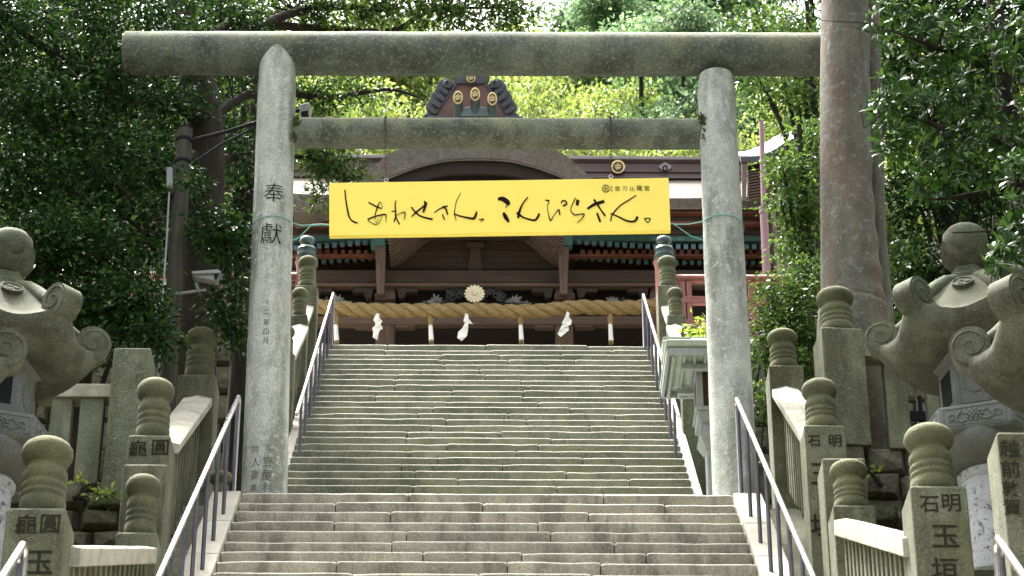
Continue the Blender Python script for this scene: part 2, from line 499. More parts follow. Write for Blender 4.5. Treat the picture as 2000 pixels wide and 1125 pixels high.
def stroke(mb, pts, Y, w, n=6, wpx=None):
    """brush stroke: pts (px, py) in the photograph on plane Y, w: list of widths in px"""
    sp = smoothpts(pts, n)
    if not isinstance(w, (list, tuple)):
        w = [w] * len(pts)
    ws = [x[0] for x in smoothpts([(a,) for a in w], n)]
    L_, R_ = [], []
    for i, p in enumerate(sp):
        a = np.array(sp[max(i - 1, 0)]); b = np.array(sp[min(i + 1, len(sp) - 1)])
        t = (b - a) / (np.linalg.norm(b - a) + 1e-9)
        nn = np.array((-t[1], t[0])) * max(ws[i], 0.5) / 2
        L_.append(at(p[0] + nn[0], p[1] + nn[1], Y))
        R_.append(at(p[0] - nn[0], p[1] - nn[1], Y))
    mb.grid([L_, R_], (0, 0.004, 0))
# ------------------------------------------------------------------ levels and stairs
RISE, TREAD = 0.226, 0.268
ZL0 = 11.36
NUP, Y_UP = 34, 26.3
Z_TOP = ZL0 + NUP * RISE
Y_TOP = Y_UP + (NUP - 1) * TREAD
NLOW, Y_LOW = 26, 24.14
HALF = 2.50
Z_BOT = ZL0 - NLOW * RISE
Y_BOT = Y_LOW - NLOW * TREAD
G0 = -1.6

g = MB().grid([[(-900, -300, G0), (900, -300, G0)], [(-900, 1500, G0), (900, 1500, G0)]])
struct(g.build('ground', 'dirt'))
struct(MB().box(-4.6, 4.6, Y_BOT - 3.2, Y_BOT + 1.2, G0 + 0.02, Z_BOT - 0.012).build('lower_landing', 'gravel'))
m = MB()
prof = [(Y_BOT - 3.2, G0 + 0.01), (Y_BOT - 3.2, Z_BOT - 0.2)]
k = 0
while Z_BOT - 0.2 - k * RISE > G0 + 0.3:
    prof += [(Y_BOT - 3.2 - (k + 1) * TREAD, Z_BOT - 0.2 - k * RISE), (Y_BOT - 3.2 - (k + 1) * TREAD, Z_BOT - 0.2 - (k + 1) * RISE)]
    k += 1
prof.append((prof[-1][0], G0 + 0.01))
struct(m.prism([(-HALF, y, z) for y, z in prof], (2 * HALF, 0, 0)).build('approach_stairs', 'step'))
struct(MB().box(-HALF - 0.9, HALF + 0.9, Y_LOW + 0.32, Y_UP + 0.6, 5, ZL0 - 0.006).build('landing', 'gravel'))
struct(MB().box(-40, 40, Y_TOP + 0.32, 47, 5, Z_TOP - 0.006).build('upper_plaza', 'gravel'))

def stair(name, y0, z0, n, hx, material, label=None, zbase=5.0):
    """n risers, first riser front at y0 on ground z0, solid core plus one stone per block"""
    core = MB()
    prof = [(y0 + 0.04, zbase)]
    for i in range(n):
        prof += [(y0 + 0.03 + i * TREAD, z0 + i * RISE - 0.03), (y0 + 0.03 + i * TREAD, z0 + (i + 1) * RISE - 0.03)]
    prof += [(y0 + n * TREAD + 0.3, z0 + n * RISE - 0.03), (y0 + n * TREAD + 0.3, zbase)]
    core.prism([(-hx + 0.02, y, z) for y, z in prof], (2 * hx - 0.04, 0, 0))
    root = struct(core.build(name, 'dirt'))
    for i in range(n):
        cuts = [-hx]
        while cuts[-1] < hx - 1.9:
            cuts.append(cuts[-1] + random.uniform(0.85, 2.2))
        cuts = [c for c in cuts if c < hx - 0.5] + [hx]
        zt = z0 + (i + 1) * RISE
        yf = y0 + i * TREAD
        dep = TREAD + (0.35 if i == n - 1 else 0.03)
        for a, b in zip(cuts[:-1], cuts[1:]):
            m = MB()
            nx = max(3, int((b - a) / 0.22))
            dz, dy = random.gauss(0, 0.004), random.gauss(0, 0.006)
            rows = []
            us = [0.0, 0.03 / (b - a)] + [q / nx for q in range(1, nx)] + [1 - 0.03 / (b - a), 1.0]
            nx = len(us) - 1
            for k in range(nx + 1):
                x = a + 0.006 + (b - a - 0.012) * us[k]
                e = 0.014 if k in (0, nx) else 0.0
                jz, jy = random.gauss(0, 0.0008), random.gauss(0, 0.0025)
                if random.random() < 0.035:
                    jz -= 0.009
                z1 = zt + dz + jz
                y1 = yf + dy + jy + e * 0.4
                bv = 0.024 + random.uniform(0, 0.007)
                rows.append([(x, y1 + 0.012, zt - RISE - 0.004), (x, y1, z1 - RISE * 0.5), (x, y1, z1 - bv - e), (x, y1 + bv * 0.18, z1 - bv * 0.52 - e * 0.8), (x, y1 + bv * 0.52, z1 - bv * 0.18 - e * 0.5), (x, y1 + bv * 1.1, z1 - e * 0.3),
                             (x, yf + dep, zt - 0.002), (x, yf + dep, zt - RISE - 0.004)])
            m.grid(rows)
            nr = len(rows[0])
            m.f.append(tuple(range(nr)))
            m.f.append(tuple(nr * nx + q for q in range(nr - 1, -1, -1)))
            m.f += [(nr * k, nr * k + nr - 1, nr * (k + 1) + nr - 1, nr * (k + 1)) for k in range(nx)]
            m.build('stair_stone', material, root, smooth=50)
    return root

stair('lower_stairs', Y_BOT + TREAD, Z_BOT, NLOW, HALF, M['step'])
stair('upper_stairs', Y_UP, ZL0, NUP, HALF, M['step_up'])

def slope_kerb(name, x0, x1, y0, z0, y1, z1, lift, nblk, label):
    """sloping flank of a flight made of long pale blocks"""
    t = (y1 - y0) / nblk
    s = (z1 - z0) / (y1 - y0)
    base = MB().prism([(x0 + 0.02, y0, z0 - 1.6), (x0 + 0.02, y0, z0 + lift - 0.08), (x0 + 0.02, y1, z1 + lift - 0.08), (x0 + 0.02, y1, z0 - 1.6)], (x1 - x0 - 0.04, 0, 0))
    r = base.build(name, 'kerb')
    tag(r, label, 'stair kerb', 'sloping kerbs beside the stairs')
    for k in range(nblk):
        a, b = y0 + k * t + 0.006, y0 + (k + 1) * t - 0.006
        za, zb = z0 + lift + (a - y0) * s, z0 + lift + (b - y0) * s
        m = MB().prism([(x0, a, za - 0.2), (x0, a, za), (x0, b, zb), (x0, b, zb - 0.2)], (x1 - x0, 0, 0))
        m.build('kerb_block', 'kerb', r, bevel=0.015, jitter=0.003)
    return r

for sx, side in ((-1, 'dark-leaved tree'), (1, 'mottled trunk')):
    xs = sorted((sx * (HALF + 0.004), sx * (HALF + 0.30)))
    slope_kerb('stair_kerb', xs[0], xs[1], Y_BOT, Z_BOT, Y_LOW + 0.02, ZL0, 0.03, 8, 'pale stone kerb sloping beside the lower stairs on the %s side' % side)
    xs = sorted((sx * (HALF + 0.004), sx * (HALF + 0.13)))
    slope_kerb('stair_kerb', xs[0], xs[1], Y_UP + 0.1, ZL0 + 0.02, Y_TOP, Z_TOP, 0.02, 9, 'stone kerb sloping beside the upper stairs on the %s side' % side)
    xs = sorted((sx * (HALF + 0.31), sx * (HALF + 0.95)))
    m = MB().prism([(xs[0], Y_BOT, Z_BOT - 1), (xs[0], Y_BOT, Z_BOT - 0.12), (xs[0], Y_LOW, ZL0 - 0.16), (xs[0], Y_LOW + 2, ZL0 - 0.16), (xs[0], Y_LOW + 2, Z_BOT - 1)], (xs[1] - xs[0], 0, 0))
    struct(m.build('side_ramp', 'wall', jitter=0.01))

# ------------------------------------------------------------------ torii
YT = 24.9
def ray_axis(p, q, Y):
    return at(p[0], p[1], Y), at(q[0], q[1], Y)

tor = thing('torii_gate', (0.1, YT, ZL0), 'large round-timbered stone torii gate standing at the stair landing', 'torii gate')
PIL = []
for (bx, tx, ty, rb, rt, yo) in ((517, 543, 97, 0.243, 0.212, -0.05), (1437, 1398, 150, 0.243, 0.212, -0.085)):
    b = at(bx, 970, YT + yo); tp = at(tx, ty, YT + yo)
    b.z = ZL0 - 0.02
    PIL.append((b, tp, rb, rt))
    n = 26
    m = MB()
    pts = [b.lerp(tp, k / n) for k in range(n + 1)]
    rr = [rb + (rt - rb) * (k / n) + random.gauss(0, 0.002) for k in range(n + 1)]
    rr[-1] *= 0.93
    m.tube(pts, rr, 40)
    m.build('pillar', 'torii', tor, smooth=40)
def beam(name, p, q, r, material, n=30):
    m = MB()
    pts = [p.lerp(q, k / n) for k in range(n + 1)]
    rr = [r * (1 + random.gauss(0, 0.006)) for k in range(n + 1)]
    d = (q - p).normalized()
    pts = [p - d * 0.02] + pts + [q + d * 0.02]
    rr = [rr[0] * 0.93] + rr + [rr[-1] * 0.93]
    return m.tube(pts, rr, 44).build(name, material, tor, smooth=40)
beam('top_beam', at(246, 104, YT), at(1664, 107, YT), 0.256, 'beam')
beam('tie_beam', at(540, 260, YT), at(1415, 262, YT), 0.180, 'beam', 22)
for cx, cy, s in ((1376, 238, 1.0), (1380, 268, 0.8), (578, 238, 0.7), (576, 270, 0.6)):
    m = MB()
    c = at(cx, cy, YT - 0.2)
    for k in range(46):
        p = c + Vector((random.gauss(0, 0.045), random.gauss(0, 0.03), random.gauss(0, 0.07))) * s * 0.72
        q = p + Vector((random.gauss(0, 0.03), -0.02, random.uniform(0.0, 0.06))) * s
        m.tube([p, q], [0.014 * s, 0.003], 5)
    struct(m.build('moss_tuft', 'moss', tor), 'stuff')

BOLD = -0.004
def glyph_on_pillar(mb, ch, px, py, size, P, stretch_z=1.0):
    """wrap a character round a leaning pillar; (px, py) is where its centre shows"""
    b, tp, rb, rt = P
    c = at(px, py, YT - 0.28)
    f = (c.z - b.z) / (tp.z - b.z)
    vs, fs = glyph(ch)
    out = []
    for x, y in vs:
        z = c.z + y * size * stretch_z
        f = (z - b.z) / (tp.z - b.z)
        ax = b.lerp(tp, f)
        r = rb + (rt - rb) * f + 0.004
        a0 = math.asin(max(-0.95, min(0.95, (c.x - ax.x) / r)))
        a = a0 + x * size / r
        out.append(Vector((ax.x + r * math.sin(a), ax.y - r * math.cos(a), z)))
    mb.add(out, fs)
for ch, px, py, sz in (('奉', 535, 375, 0.30), ('獻', 529, 455, 0.33)):
    m = MB(); glyph_on_pillar(m, ch, px, py, sz * 0.72, PIL[0], 1.12); m.build('carved_character', 'carve', tor)
for ch, px, py, sz in (('平', 527, 877, 0.12), ('野', 524, 903, 0.15), ('屋', 522, 929, 0.15), ('利', 521, 953, 0.13), ('同', 498, 878, 0.11), ('人', 499, 902, 0.13), ('妻', 497, 927, 0.13), ('直', 495, 951, 0.10),
                       ('十', 522, 589, 0.08), ('二', 521, 609, 0.09), ('年', 520, 629, 0.10), ('四', 519, 648, 0.09), ('月', 518, 666, 0.09)):
    m = MB(); glyph_on_pillar(m, ch, px, py, sz * 0.72, PIL[0], 1.12); m.build('carved_character', 'carve_soft', tor)

BOLD = 0.0
# ------------------------------------------------------------------ yellow banner board
YB = 24.66
ban = thing('banner_board', at(976, 455, YB), 'bright yellow painted board with brushed hiragana hanging under the tie beam', 'sign board')
bd = MB().prism([at(643, 357, YB), at(1306, 347, YB), at(1310, 450, YB), at(643, 460, YB)], (0, 0.075, 0)).build('board', 'yellow', ban, bevel=0.006)
YS = YB - 0.006
def zl(p):   # left close-up coordinates
    return (620 + p[0] / 5.556, 320 + p[1] / 5.556)
def zr(p):   # right close-up coordinates
    return (960 + p[0] / 5.263, 320 + p[1] / 5.263)
LET = [
 # しあわせさん。
 [(zl, [(297, 282), (310, 400), (335, 540), (360, 600), (400, 630), (440, 640)], [14, 15, 18, 14, 16, 10])],
 [(zl, [(555, 417), (640, 462), (695, 480), (702, 450), (680, 412), (655, 460), (628, 545), (626, 610)], [13, 15, 8, 4, 5, 12, 10, 4]), (zl, [(545, 600), (640, 565), (735, 548), (745, 580), (742, 630)], [14, 13, 14, 9, 4]),
  (zl, [(545, 605), (590, 640), (640, 655), (680, 620), (698, 560)], [8, 5, 6, 4, 3]), (zl, [(660, 590), (640, 635), (626, 625)], [3, 4, 3])],
 [(zl, [(855, 395), (843, 440), (850, 560), (830, 632)], [6, 13, 12, 10]), (zl, [(806, 512), (852, 515), (846, 560), (890, 655)], [8, 12, 10, 14]), (zl, [(830, 600), (880, 545), (945, 523), (950, 560), (938, 605)], [4, 5, 10, 9, 3])],
 [(zl, [(1018, 468), (1070, 530), (1130, 570), (1252, 602)], [14, 18, 16, 18]), (zl, [(1018, 572), (1070, 525), (1150, 460), (1192, 420)], [7, 18, 16, 12]), (zl, [(1160, 402), (1172, 440), (1148, 525)], [14, 30, 18])],
 [(zl, [(1268, 528), (1330, 485), (1412, 455)], [8, 11, 16]), (zl, [(1358, 460), (1395, 490), (1412, 548)], [20, 18, 16]), (zl, [(1355, 545), (1380, 606)], [12, 12])],
 [(zl, [(1555, 312), (1510, 400), (1490, 500), (1488, 545), (1505, 620)], [4, 7, 8, 12, 4]), (zl, [(1480, 540), (1550, 565), (1640, 585), (1695, 590), (1720, 550), (1728, 515)], [10, 14, 18, 26, 24, 14])],
 [(zl, [(1752, 605), (1790, 597), (1803, 602), (1770, 628)], [7, 9, 8, 5])],
 # こんぴらさん。
 [(zr, [(65, 360), (115, 360), (165, 395), (172, 425)], [26, 46, 50, 26]), (zr, [(122, 500), (145, 545), (178, 595)], [22, 42, 20]), (zr, [(165, 420), (142, 448)], [12, 4])],
 [(zr, [(372, 342), (320, 410), (290, 480), (272, 555)], [12, 14, 22, 24]), (zr, [(262, 500), (320, 545), (400, 572), (450, 575), (478, 540), (490, 510)], [30, 16, 16, 20, 22, 22])],
 [(zr, [(552, 370), (595, 380)], [10, 18]), (zr, [(592, 385), (573, 440), (585, 510), (605, 580), (640, 530), (690, 470), (702, 525)], [6, 5, 7, 12, 6, 12, 12]), (zr, [(735, 432), (772, 410), (762, 382), (728, 380), (716, 405)], [16, 14, 12, 13, 10])],
 [(zr, [(862, 348), (825, 430), (815, 480), (850, 525)], [10, 9, 8, 14]), (zr, [(890, 372), (878, 425)], [34, 28]), (zr, [(868, 372), (886, 368)], [8, 12]), (zr, [(850, 525), (905, 517), (953, 517), (925, 565), (880, 603)], [10, 9, 12, 8, 5])],
 [(zr, [(985, 462), (1060, 415), (1160, 383)], [22, 30, 30]), (zr, [(1052, 365), (1085, 410), (1120, 465), (1168, 532)], [18, 20, 14, 18]), (zr, [(1085, 505), (1118, 595)], [20, 22])],
 [(zr, [(1488, 322), (1400, 378), (1320, 430), (1265, 490), (1235, 535), (1225, 588)], [8, 12, 12, 14, 12, 12]), (zr, [(1222, 508), (1300, 540), (1380, 580), (1450, 592), (1485, 575), (1500, 540)], [10, 14, 16, 18, 24, 26])],
 [(zr, [(1570, 560), (1632, 562), (1605, 600), (1570, 562)], [8, 9, 9, 8])],
]
for strokes in LET:
    m = MB()
    for j, (zf, pts, w) in enumerate(strokes):
        k = 5.556 if zf is zl else 5.263
        stroke(m, [zf(p) for p in pts], YS - 0.0012 * j, [q / k for q in w])
    m.build('lettering', 'ink', bd)
m = MB()
c = zr((1175, 253))
stroke(m, [(c[0] + 6.8 * math.cos(a), c[1] + 6.8 * math.sin(a)) for a in np.linspace(0, 2 * math.pi, 13)], YS, 1.1, 2)
glyph_flat(m, '金', at(c[0], c[1], YS), 9.5 / 175)
m.build('emblem', 'ink', bd)
for ch, p, s in (('金', (1295, 250), 11.5), ('刀', (1370, 253), 9.5), ('比', (1447, 255), 10), ('羅', (1520, 250), 11.5), ('宮', (1596, 250), 11.5), ('讃', (1233, 238), 5), ('岐', (1233, 270), 5)):
    m = MB(); q = zr(p)
    glyph_flat(m, ch, at(q[0], q[1], YS), s / 175)
    m.build('lettering', 'ink', bd)
for cx, cy in ((754, 352), (1193, 345)):
    m = MB()
    c = at(cx, cy, YB + 0.037)
    m.tube([c + Vector((0.022 * math.cos(a), 0, 0.022 * math.sin(a))) for a in np.linspace(0, 2 * math.pi, 13)], 0.005, 6)
    m.build('hanging_ring', 'steel', ban)
for (x0, y0, x1, y1, which) in ((753, 226, 754, 350, 'first kana'), (1191, 226, 1193, 343, 'small emblem')):
    m = MB()
    top = at(x0, 235, YT - 0.2); bot = at(x1, y1, YB + 0.037)
    cc = at(x0, 261, YT)
    path = [cc + Vector((0, -0.195 * math.sin(a), 0.195 * math.cos(a))) for a in np.linspace(-0.6, math.pi / 2, 14)] + [bot]
    fine = []
    for a, b in zip(path[:-1], path[1:]):
        k = max(1, int((b - a).length / 0.036))
        fine += [a.lerp(b, i / k) for i in range(k)]
    fine.append(path[-1])
    for i in range(len(fine) - 1):
        a, b = fine[i], fine[i + 1]
        t = (b - a).normalized()
        s = Vector((1, 0, 0)) if i % 2 else t.cross(Vector((1, 0, 0)))
        e = (b - a) * 0.12
        ring = [a - e + s * 0.0, a.lerp(b, .25) + s * 0.011, a.lerp(b, .75) + s * 0.011, b + e, a.lerp(b, .75) - s * 0.011, a.lerp(b, .25) - s * 0.011, a - e]
        m.tube(ring, 0.0045, 5, cap=False)
    tag(m.build('hanging_chain', 'rust_chain'), 'rusty chain holding the yellow board above its %s' % which, 'chain', 'chains of the banner board')

def cord(name, P, pz, end, split, label):
    """cord looped round a pillar and tied to the banner edge"""
    b, tp, rb, rt = P
    zc = at(500, pz, YT - 0.28).z
    f = (zc - b.z) / (tp.z - b.z)
    ax = b.lerp(tp, f); r = rb + (rt - rb) * f + 0.009
    m = MB()
    s = 1 if end.x > ax.x else -1
    loop = []
    for a in np.linspace(math.pi * 0.12, math.pi * 1.75, 26):
        loop.append(Vector((ax.x + s * r * math.cos(a), ax.y - r * math.sin(a), zc + 0.03 * math.sin(a) - 0.05 * a / math.pi)))
    knot = end.lerp(Vector((ax.x + s * r, end.y, end.z)), 0.5 if split else 0.12)
    m.tube([knot, loop[0].lerp(knot, 0.5) - Vector((0, 0, 0.02))] + loop + [loop[-1].lerp(knot, 0.5) - Vector((0, 0, 0.04)), knot], 0.006, 6)
    m.tube([knot, knot.lerp(end, 0.5) + Vector((0, 0, 0.01)), end], 0.011 if split else 0.007, 6)
    return tag(m.build(name, 'rope_blue'), label, 'cord', 'cords steadying the banner board')
cord('tie_cord', PIL[0], 422, at(645, 440, YB + 0.03), True, 'aqua cord tied round the inscribed torii pillar')
cord('tie_cord', PIL[1], 418, at(1309, 438, YB + 0.03), False, 'green cord tied round the torii pillar without inscription')

# ------------------------------------------------------------------ handrails
def handrail(pts, hgt, spacing, label, group='steel handrails along the stairs', lean=0.0, rr=0.032, top_post=True):
    """pts: base line (two 3-D points, low to high)"""
    a, b = Vector(pts[0]), Vector(pts[1])
    root = thing('handrail', b, label, 'handrail', group)
    up = Vector((0, 0, hgt))
    d = (b - a).normalized()
    tip = b + up
    m = MB()
    m.tube([a + up, tip - d * 0.12, tip - d * 0.03 , tip + Vector((0, 0.045, -0.03)), tip + Vector((0, 0.07, -0.10)), b + Vector((0, 0.07, 0.0))], [rr, rr, rr, rr, rr * .9, rr * .85], 10)
    m.build('top_rail', 'steel', root, smooth=60)
    L = (b - a).length
    n = int(L / spacing)
    for k in range(n + 1):
        p = b - d * (0.08 + k * spacing)
        m = MB().tube([p - Vector((0, 0, 0.06)), p + up - Vector((0, 0, rr * 0.5))], rr * 0.8, 8)
        m.build('rail_post', 'steel_dark', root, smooth=60)
        m = MB().tube([p + up - Vector((0, 0, 0.11)), p + up - d * 0.09 - Vector((0, 0, 0.02))], 0.01, 5)
        m.build('bracket', 'steel', root)
    return root
SL = RISE / TREAD
for sx, word in ((-1, 'dark-leaved tree'), (1, 'mottled trunk')):
    x = sx * 2.60
    handrail([(x, Y_BOT + 0.3, Z_BOT + 0.3), (x, Y_LOW + 0.12, ZL0 + 0.06)], 1.10, 0.95, 'steel handrail beside the lower stairs on the %s side' % word, rr=0.025)
    x = sx * 2.40
    handrail([(x, 29.3, ZL0 + 0.06 + (29.3 - Y_UP) * SL), (x, Y_TOP + 0.05, Z_TOP)], 0.92, 0.98, 'steel handrail beside the upper stairs on the %s side' % word, rr=0.025)
for px, py, word in ((46, 1062, 'dark-leaved tree'), (1948, 1050, 'mottled trunk')):
    p = at(px, py, 14.3)
    b = Vector((p.x, p.y, Z_BOT - 0.1))
    h = p.z - b.z
    handrail([(b.x, b.y - 2.6, b.z - 2.6 * SL), b], h, 0.95, 'end of a lower steel handrail in front of the carved newel posts, %s side' % word, 'lower handrail ends', rr=0.025)
BOLD = 0.012
# ------------------------------------------------------------------ stone posts and balustrades
def knob_profile(w, nh, kh):
    """neck with ring grooves, then an onion knob with a point"""
    r = 0.40 * w
    p = [(r, 0), (r * 1.0, nh * 0.05)]
    for a, b in ((0.06, 0.36), (0.38, 0.50), (0.52, 0.66), (0.68, 0.90)):
        f = 1 - 0.06 * a
        p += [(r * f * 0.955, nh * (a + 0.005)), (r * f, nh * (a + 0.04)), (r * f * 0.995, nh * (b - 0.04)), (r * f * 0.945, nh * (b - 0.005))]
    p += [(r * 0.84, nh * 0.94), (r * 0.80, nh), (r * 0.82, nh + kh * 0.05), (r * 1.0, nh + kh * 0.16), (r * 1.09, nh + kh * 0.30), (r * 1.12, nh + kh * 0.45), (r * 1.07, nh + kh * 0.60), (r * 0.95, nh + kh * 0.73), (r * 0.76, nh + kh * 0.83),
          (r * 0.48, nh + kh * 0.90), (r * 0.17, nh + kh * 0.94), (r * 0.06, nh + kh * 0.99), (r * 0.008, nh + kh * 1.02)]
    return p

def post(parent, px, ysq, yknob, wpx, Y, zb, chars=None, rot=0.0, knob=True, char_mat='carve', depth=None):
    k = ppm(px, ysq, Y)
    w = wpx / k
    c = at(px, ysq, Y)
    h = w / 2
    d = (depth or w) / 2
    m = MB()
    cs, sn = math.cos(rot), math.sin(rot)
    def q(x, y, z):
        return Vector((c.x + x * cs - y * sn, c.y + h + x * sn + y * cs, z))
    b = 0.05 * w
    m.add([q(-h, -d, zb), q(h, -d, zb), q(h, d, zb), q(-h, d, zb), q(-h, -d, c.z - b), q(h, -d, c.z - b), q(h, d, c.z - b), q(-h, d, c.z - b),
           q(-h + b, -d + b, c.z), q(h - b, -d + b, c.z), q(h - b, d - b, c.z), q(-h + b, d - b, c.z)],
          [(3, 2, 1, 0), (0, 1, 5, 4), (1, 2, 6, 5), (2, 3, 7, 6), (3, 0, 4, 7), (4, 5, 9, 8), (5, 6, 10, 9), (6, 7, 11, 10), (7, 4, 8, 11), (8, 9, 10, 11)])
    po = m.build('post', 'post', parent, bevel=0.012, jitter=0.003)
    if knob:
        kt = at(px, yknob, Y + h)
        tot = kt.z - c.z
        nh = tot * 0.64
        MB().lathe(knob_profile(w, nh, tot - nh), (c.x - sn * h * 0, c.y + h, c.z - 0.01), 24).build('knob', 'knob', po, smooth=40)
    if chars:
        for ch, cx, cy, s in chars:
            mm = MB()
            p = at(cx, cy, Y + h - d - 0.006)
            glyph_flat(mm, ch, p, s / k)
            mm.build('carved_character', char_mat, po)
    return po, c, w

def cap_rail(parent, a, b, width, thick, nb, bw=0.13, bz=-1.2, name='cap_rail', gable=0.06, across=None):
    """gabled coping between points a and b (top ridge line) with square balusters under it"""
    a, b = Vector(a), Vector(b)
    d = (b - a)
    s = Vector(across).normalized() if across is not None else Vector((-d.y, d.x, 0)).normalized()
    up = Vector((0, 0, 1))
    h = width / 2
    sec = [(-h, -gable), (0, 0), (h, -gable), (h, -gable - thick), (-h, -gable - thick)]
    m = MB().prism([a + s * x + up * z for x, z in sec], d)
    m.build(name, 'cap', parent, bevel=0.012, jitter=0.003)
    for k in range(nb):
        p = a.lerp(b, (k + 0.6) / (nb + 0.2)) - up * (gable + thick)
        dd = Vector((d.x, d.y, 0)).normalized()
        q = Vector((p.x, p.y, p.z + bz))
        mm = MB()
        hw = bw / 2
        mm.add([q - dd * hw - s * hw, q + dd * hw - s * hw, q + dd * hw + s * hw, q - dd * hw + s * hw,
                p - dd * hw - s * hw - up * (d.z / d.length * hw + 0.0) + up * 0.02, p + dd * hw - s * hw + up * 0.02, p + dd * hw + s * hw + up * 0.02, p - dd * hw + s * hw + up * 0.02],
               [(3, 2, 1, 0), (4, 5, 6, 7), (0, 1, 5, 4), (1, 2, 6, 5), (2, 3, 7, 6), (3, 0, 4, 7)])
        mm.build('baluster', 'post', parent, bevel=0.008)

# right side, along the lower stairs
BG = 'stone balustrades with knobbed posts'
YA, YD_, YB_, YC = 22.2, 25.3, 21.1, 16.8
t = thing('stone_balustrade', at(1610, 1125, YA), 'mossy stone balustrade sloping from torii landing to post reading two characters, trunk side', 'balustrade', BG)
post(t, 1610, 828, 740, 80, YA, 9.0, [('石', 1590, 861, 25), ('明', 1631, 861, 26)])
post(t, 1535, 712, 643, 68, YD_, ZL0 - 0.3)
pa, pb = at(1596, 828, YA + 0.1), at(1534, 748, YD_)
cap_rail(t, Vector((pa.x + 0.02, YA + 0.3, pa.z)), Vector((pb.x, YD_ + 0.05, pb.z)), 0.30, 0.10, 13, bw=0.09, bz=-1.1, gable=0.04)
for ch, yy in (('玉', 925), ('垣', 1025)):
    m = MB(); glyph_flat(m, ch, at(1608, yy, YA - 0.006), 0.24); m.build('carved_character', 'carve', t)

t = thing('stone_balustrade', at(1668, 1125, YB_), 'low stone balustrade ending in the big post with four carved characters, by grey lantern', 'balustrade', BG)
post(t, 1668, 985, 898, 84, YB_, 7.6)
post(t, 1648, 893, 893, 84, YB_ + 0.45, 7.6, knob=False)
post(t, 1832, 947, 828, 112, YC, Z_BOT - 0.3, [('石', 1815, 985, 38), ('明', 1858, 982, 38), ('玉', 1846, 1047, 52), ('垣', 1846, 1112, 52)])
pa, pb = at(1652, 1012, YB_ - 0.1), at(1790, 1046, YC + 0.25)
cap_rail(t, pa, pb, 0.22, 0.15, 16, bw=0.09, bz=-1.0, gable=0.02)

# left side
t = thing('stone_balustrade', at(292, 1125, 21.9), 'mossy stone balustrade sloping from torii landing to carved post below the utility pole', 'balustrade', BG)
post(t, 292, 848, 738, 84, 21.9, 8.6, [('龜', 270, 876, 36), ('圓', 313, 874, 34)], char_mat='carve')
post(t, 385, 730, 640, 74, 25.2, ZL0 - 0.3)
pa, pb = at(316, 850, 22.1), at(387, 766, 25.2)
cap_rail(t, Vector((pa.x, 22.2, pa.z)), Vector((pb.x, 25.25, pb.z)), 0.32, 0.10, 13, bw=0.09, bz=-1.1, gable=0.04)

t = thing('stone_balustrade', at(268, 1125, 21.2), 'low stone balustrade ending in the shaded two-character post by the greenish lantern', 'balustrade', BG)
post(t, 268, 1038, 925, 80, 21.2, 7.6)
post(t, 284, 905, 905, 84, 21.6, 7.6, knob=False)
post(t, 72, 990, 853, 116, 16.6, Z_BOT - 0.3, [('龜', 52, 1025, 44), ('圓', 98, 1023, 40), ('玉', 76, 1098, 54)])
pa, pb = at(130, 1064, 16.9), at(283, 1066, 21.1)
cap_rail(t, pa, pb, 0.22, 0.15, 16, bw=0.09, bz=-1.0, gable=0.02)

# along the upper stairs
for sx, word in ((1, 'roofed lantern'), (-1, 'inscribed pillar')):
    def mx(px):
        return px if sx > 0 else 1904 - px
    t = thing('stone_balustrade', at(mx(1305), 690, 34.3), 'narrow stone balustrade climbing the upper stairs behind the %s' % word, 'balustrade', 'balustrades of the upper stairs')
    post(t, mx(1306), 556, 500, 44, 34.3, 17.0)
    post(t, mx(1321), 614, 561, 36, 33.2, 16.0)
    post(t, mx(1350), 690, 634, 42, 31.1, 13.6)
    cap_rail(t, at(mx(1345), 690, 31.3), at(mx(1318), 632, 33.2), 0.26, 0.09, 6, bw=0.09, bz=-0.9, gable=0.04)
    cap_rail(t, at(mx(1318), 622, 33.5), at(mx(1308), 594, 34.3), 0.26, 0.09, 3, bw=0.09, bz=-0.9, gable=0.04)

# knob stones low beside the landing
for px, py, wv, Y, word in ((432, 945, 40, 24.2, 'handrail and the sloping balustrade'), (1484, 925, 36, 25.0, 'pillar foot and the sloping balustrade')):
    t = thing('stone_bollard', at(px, 1000, Y), 'small rounded stone bollard between the %s' % word, 'bollard')
    c = at(px, py, Y)
    w = wv / ppm(px, py, Y)
    MB().lathe([(w * 0.42, -1.2), (w * 0.42, -w * 0.2), (w * 0.36, -w * 0.1)], c, 16).build('shaft', 'post', t, smooth=40)
    MB().lathe([(w * 0.36, -w * 0.1), (w * 0.56, w * 0.1), (w * 0.6, w * 0.3), (w * 0.5, w * 0.5), (w * 0.25, w * 0.62), (0.01, w * 0.68)], c, 18).build('knob', 'knob', t, smooth=40)

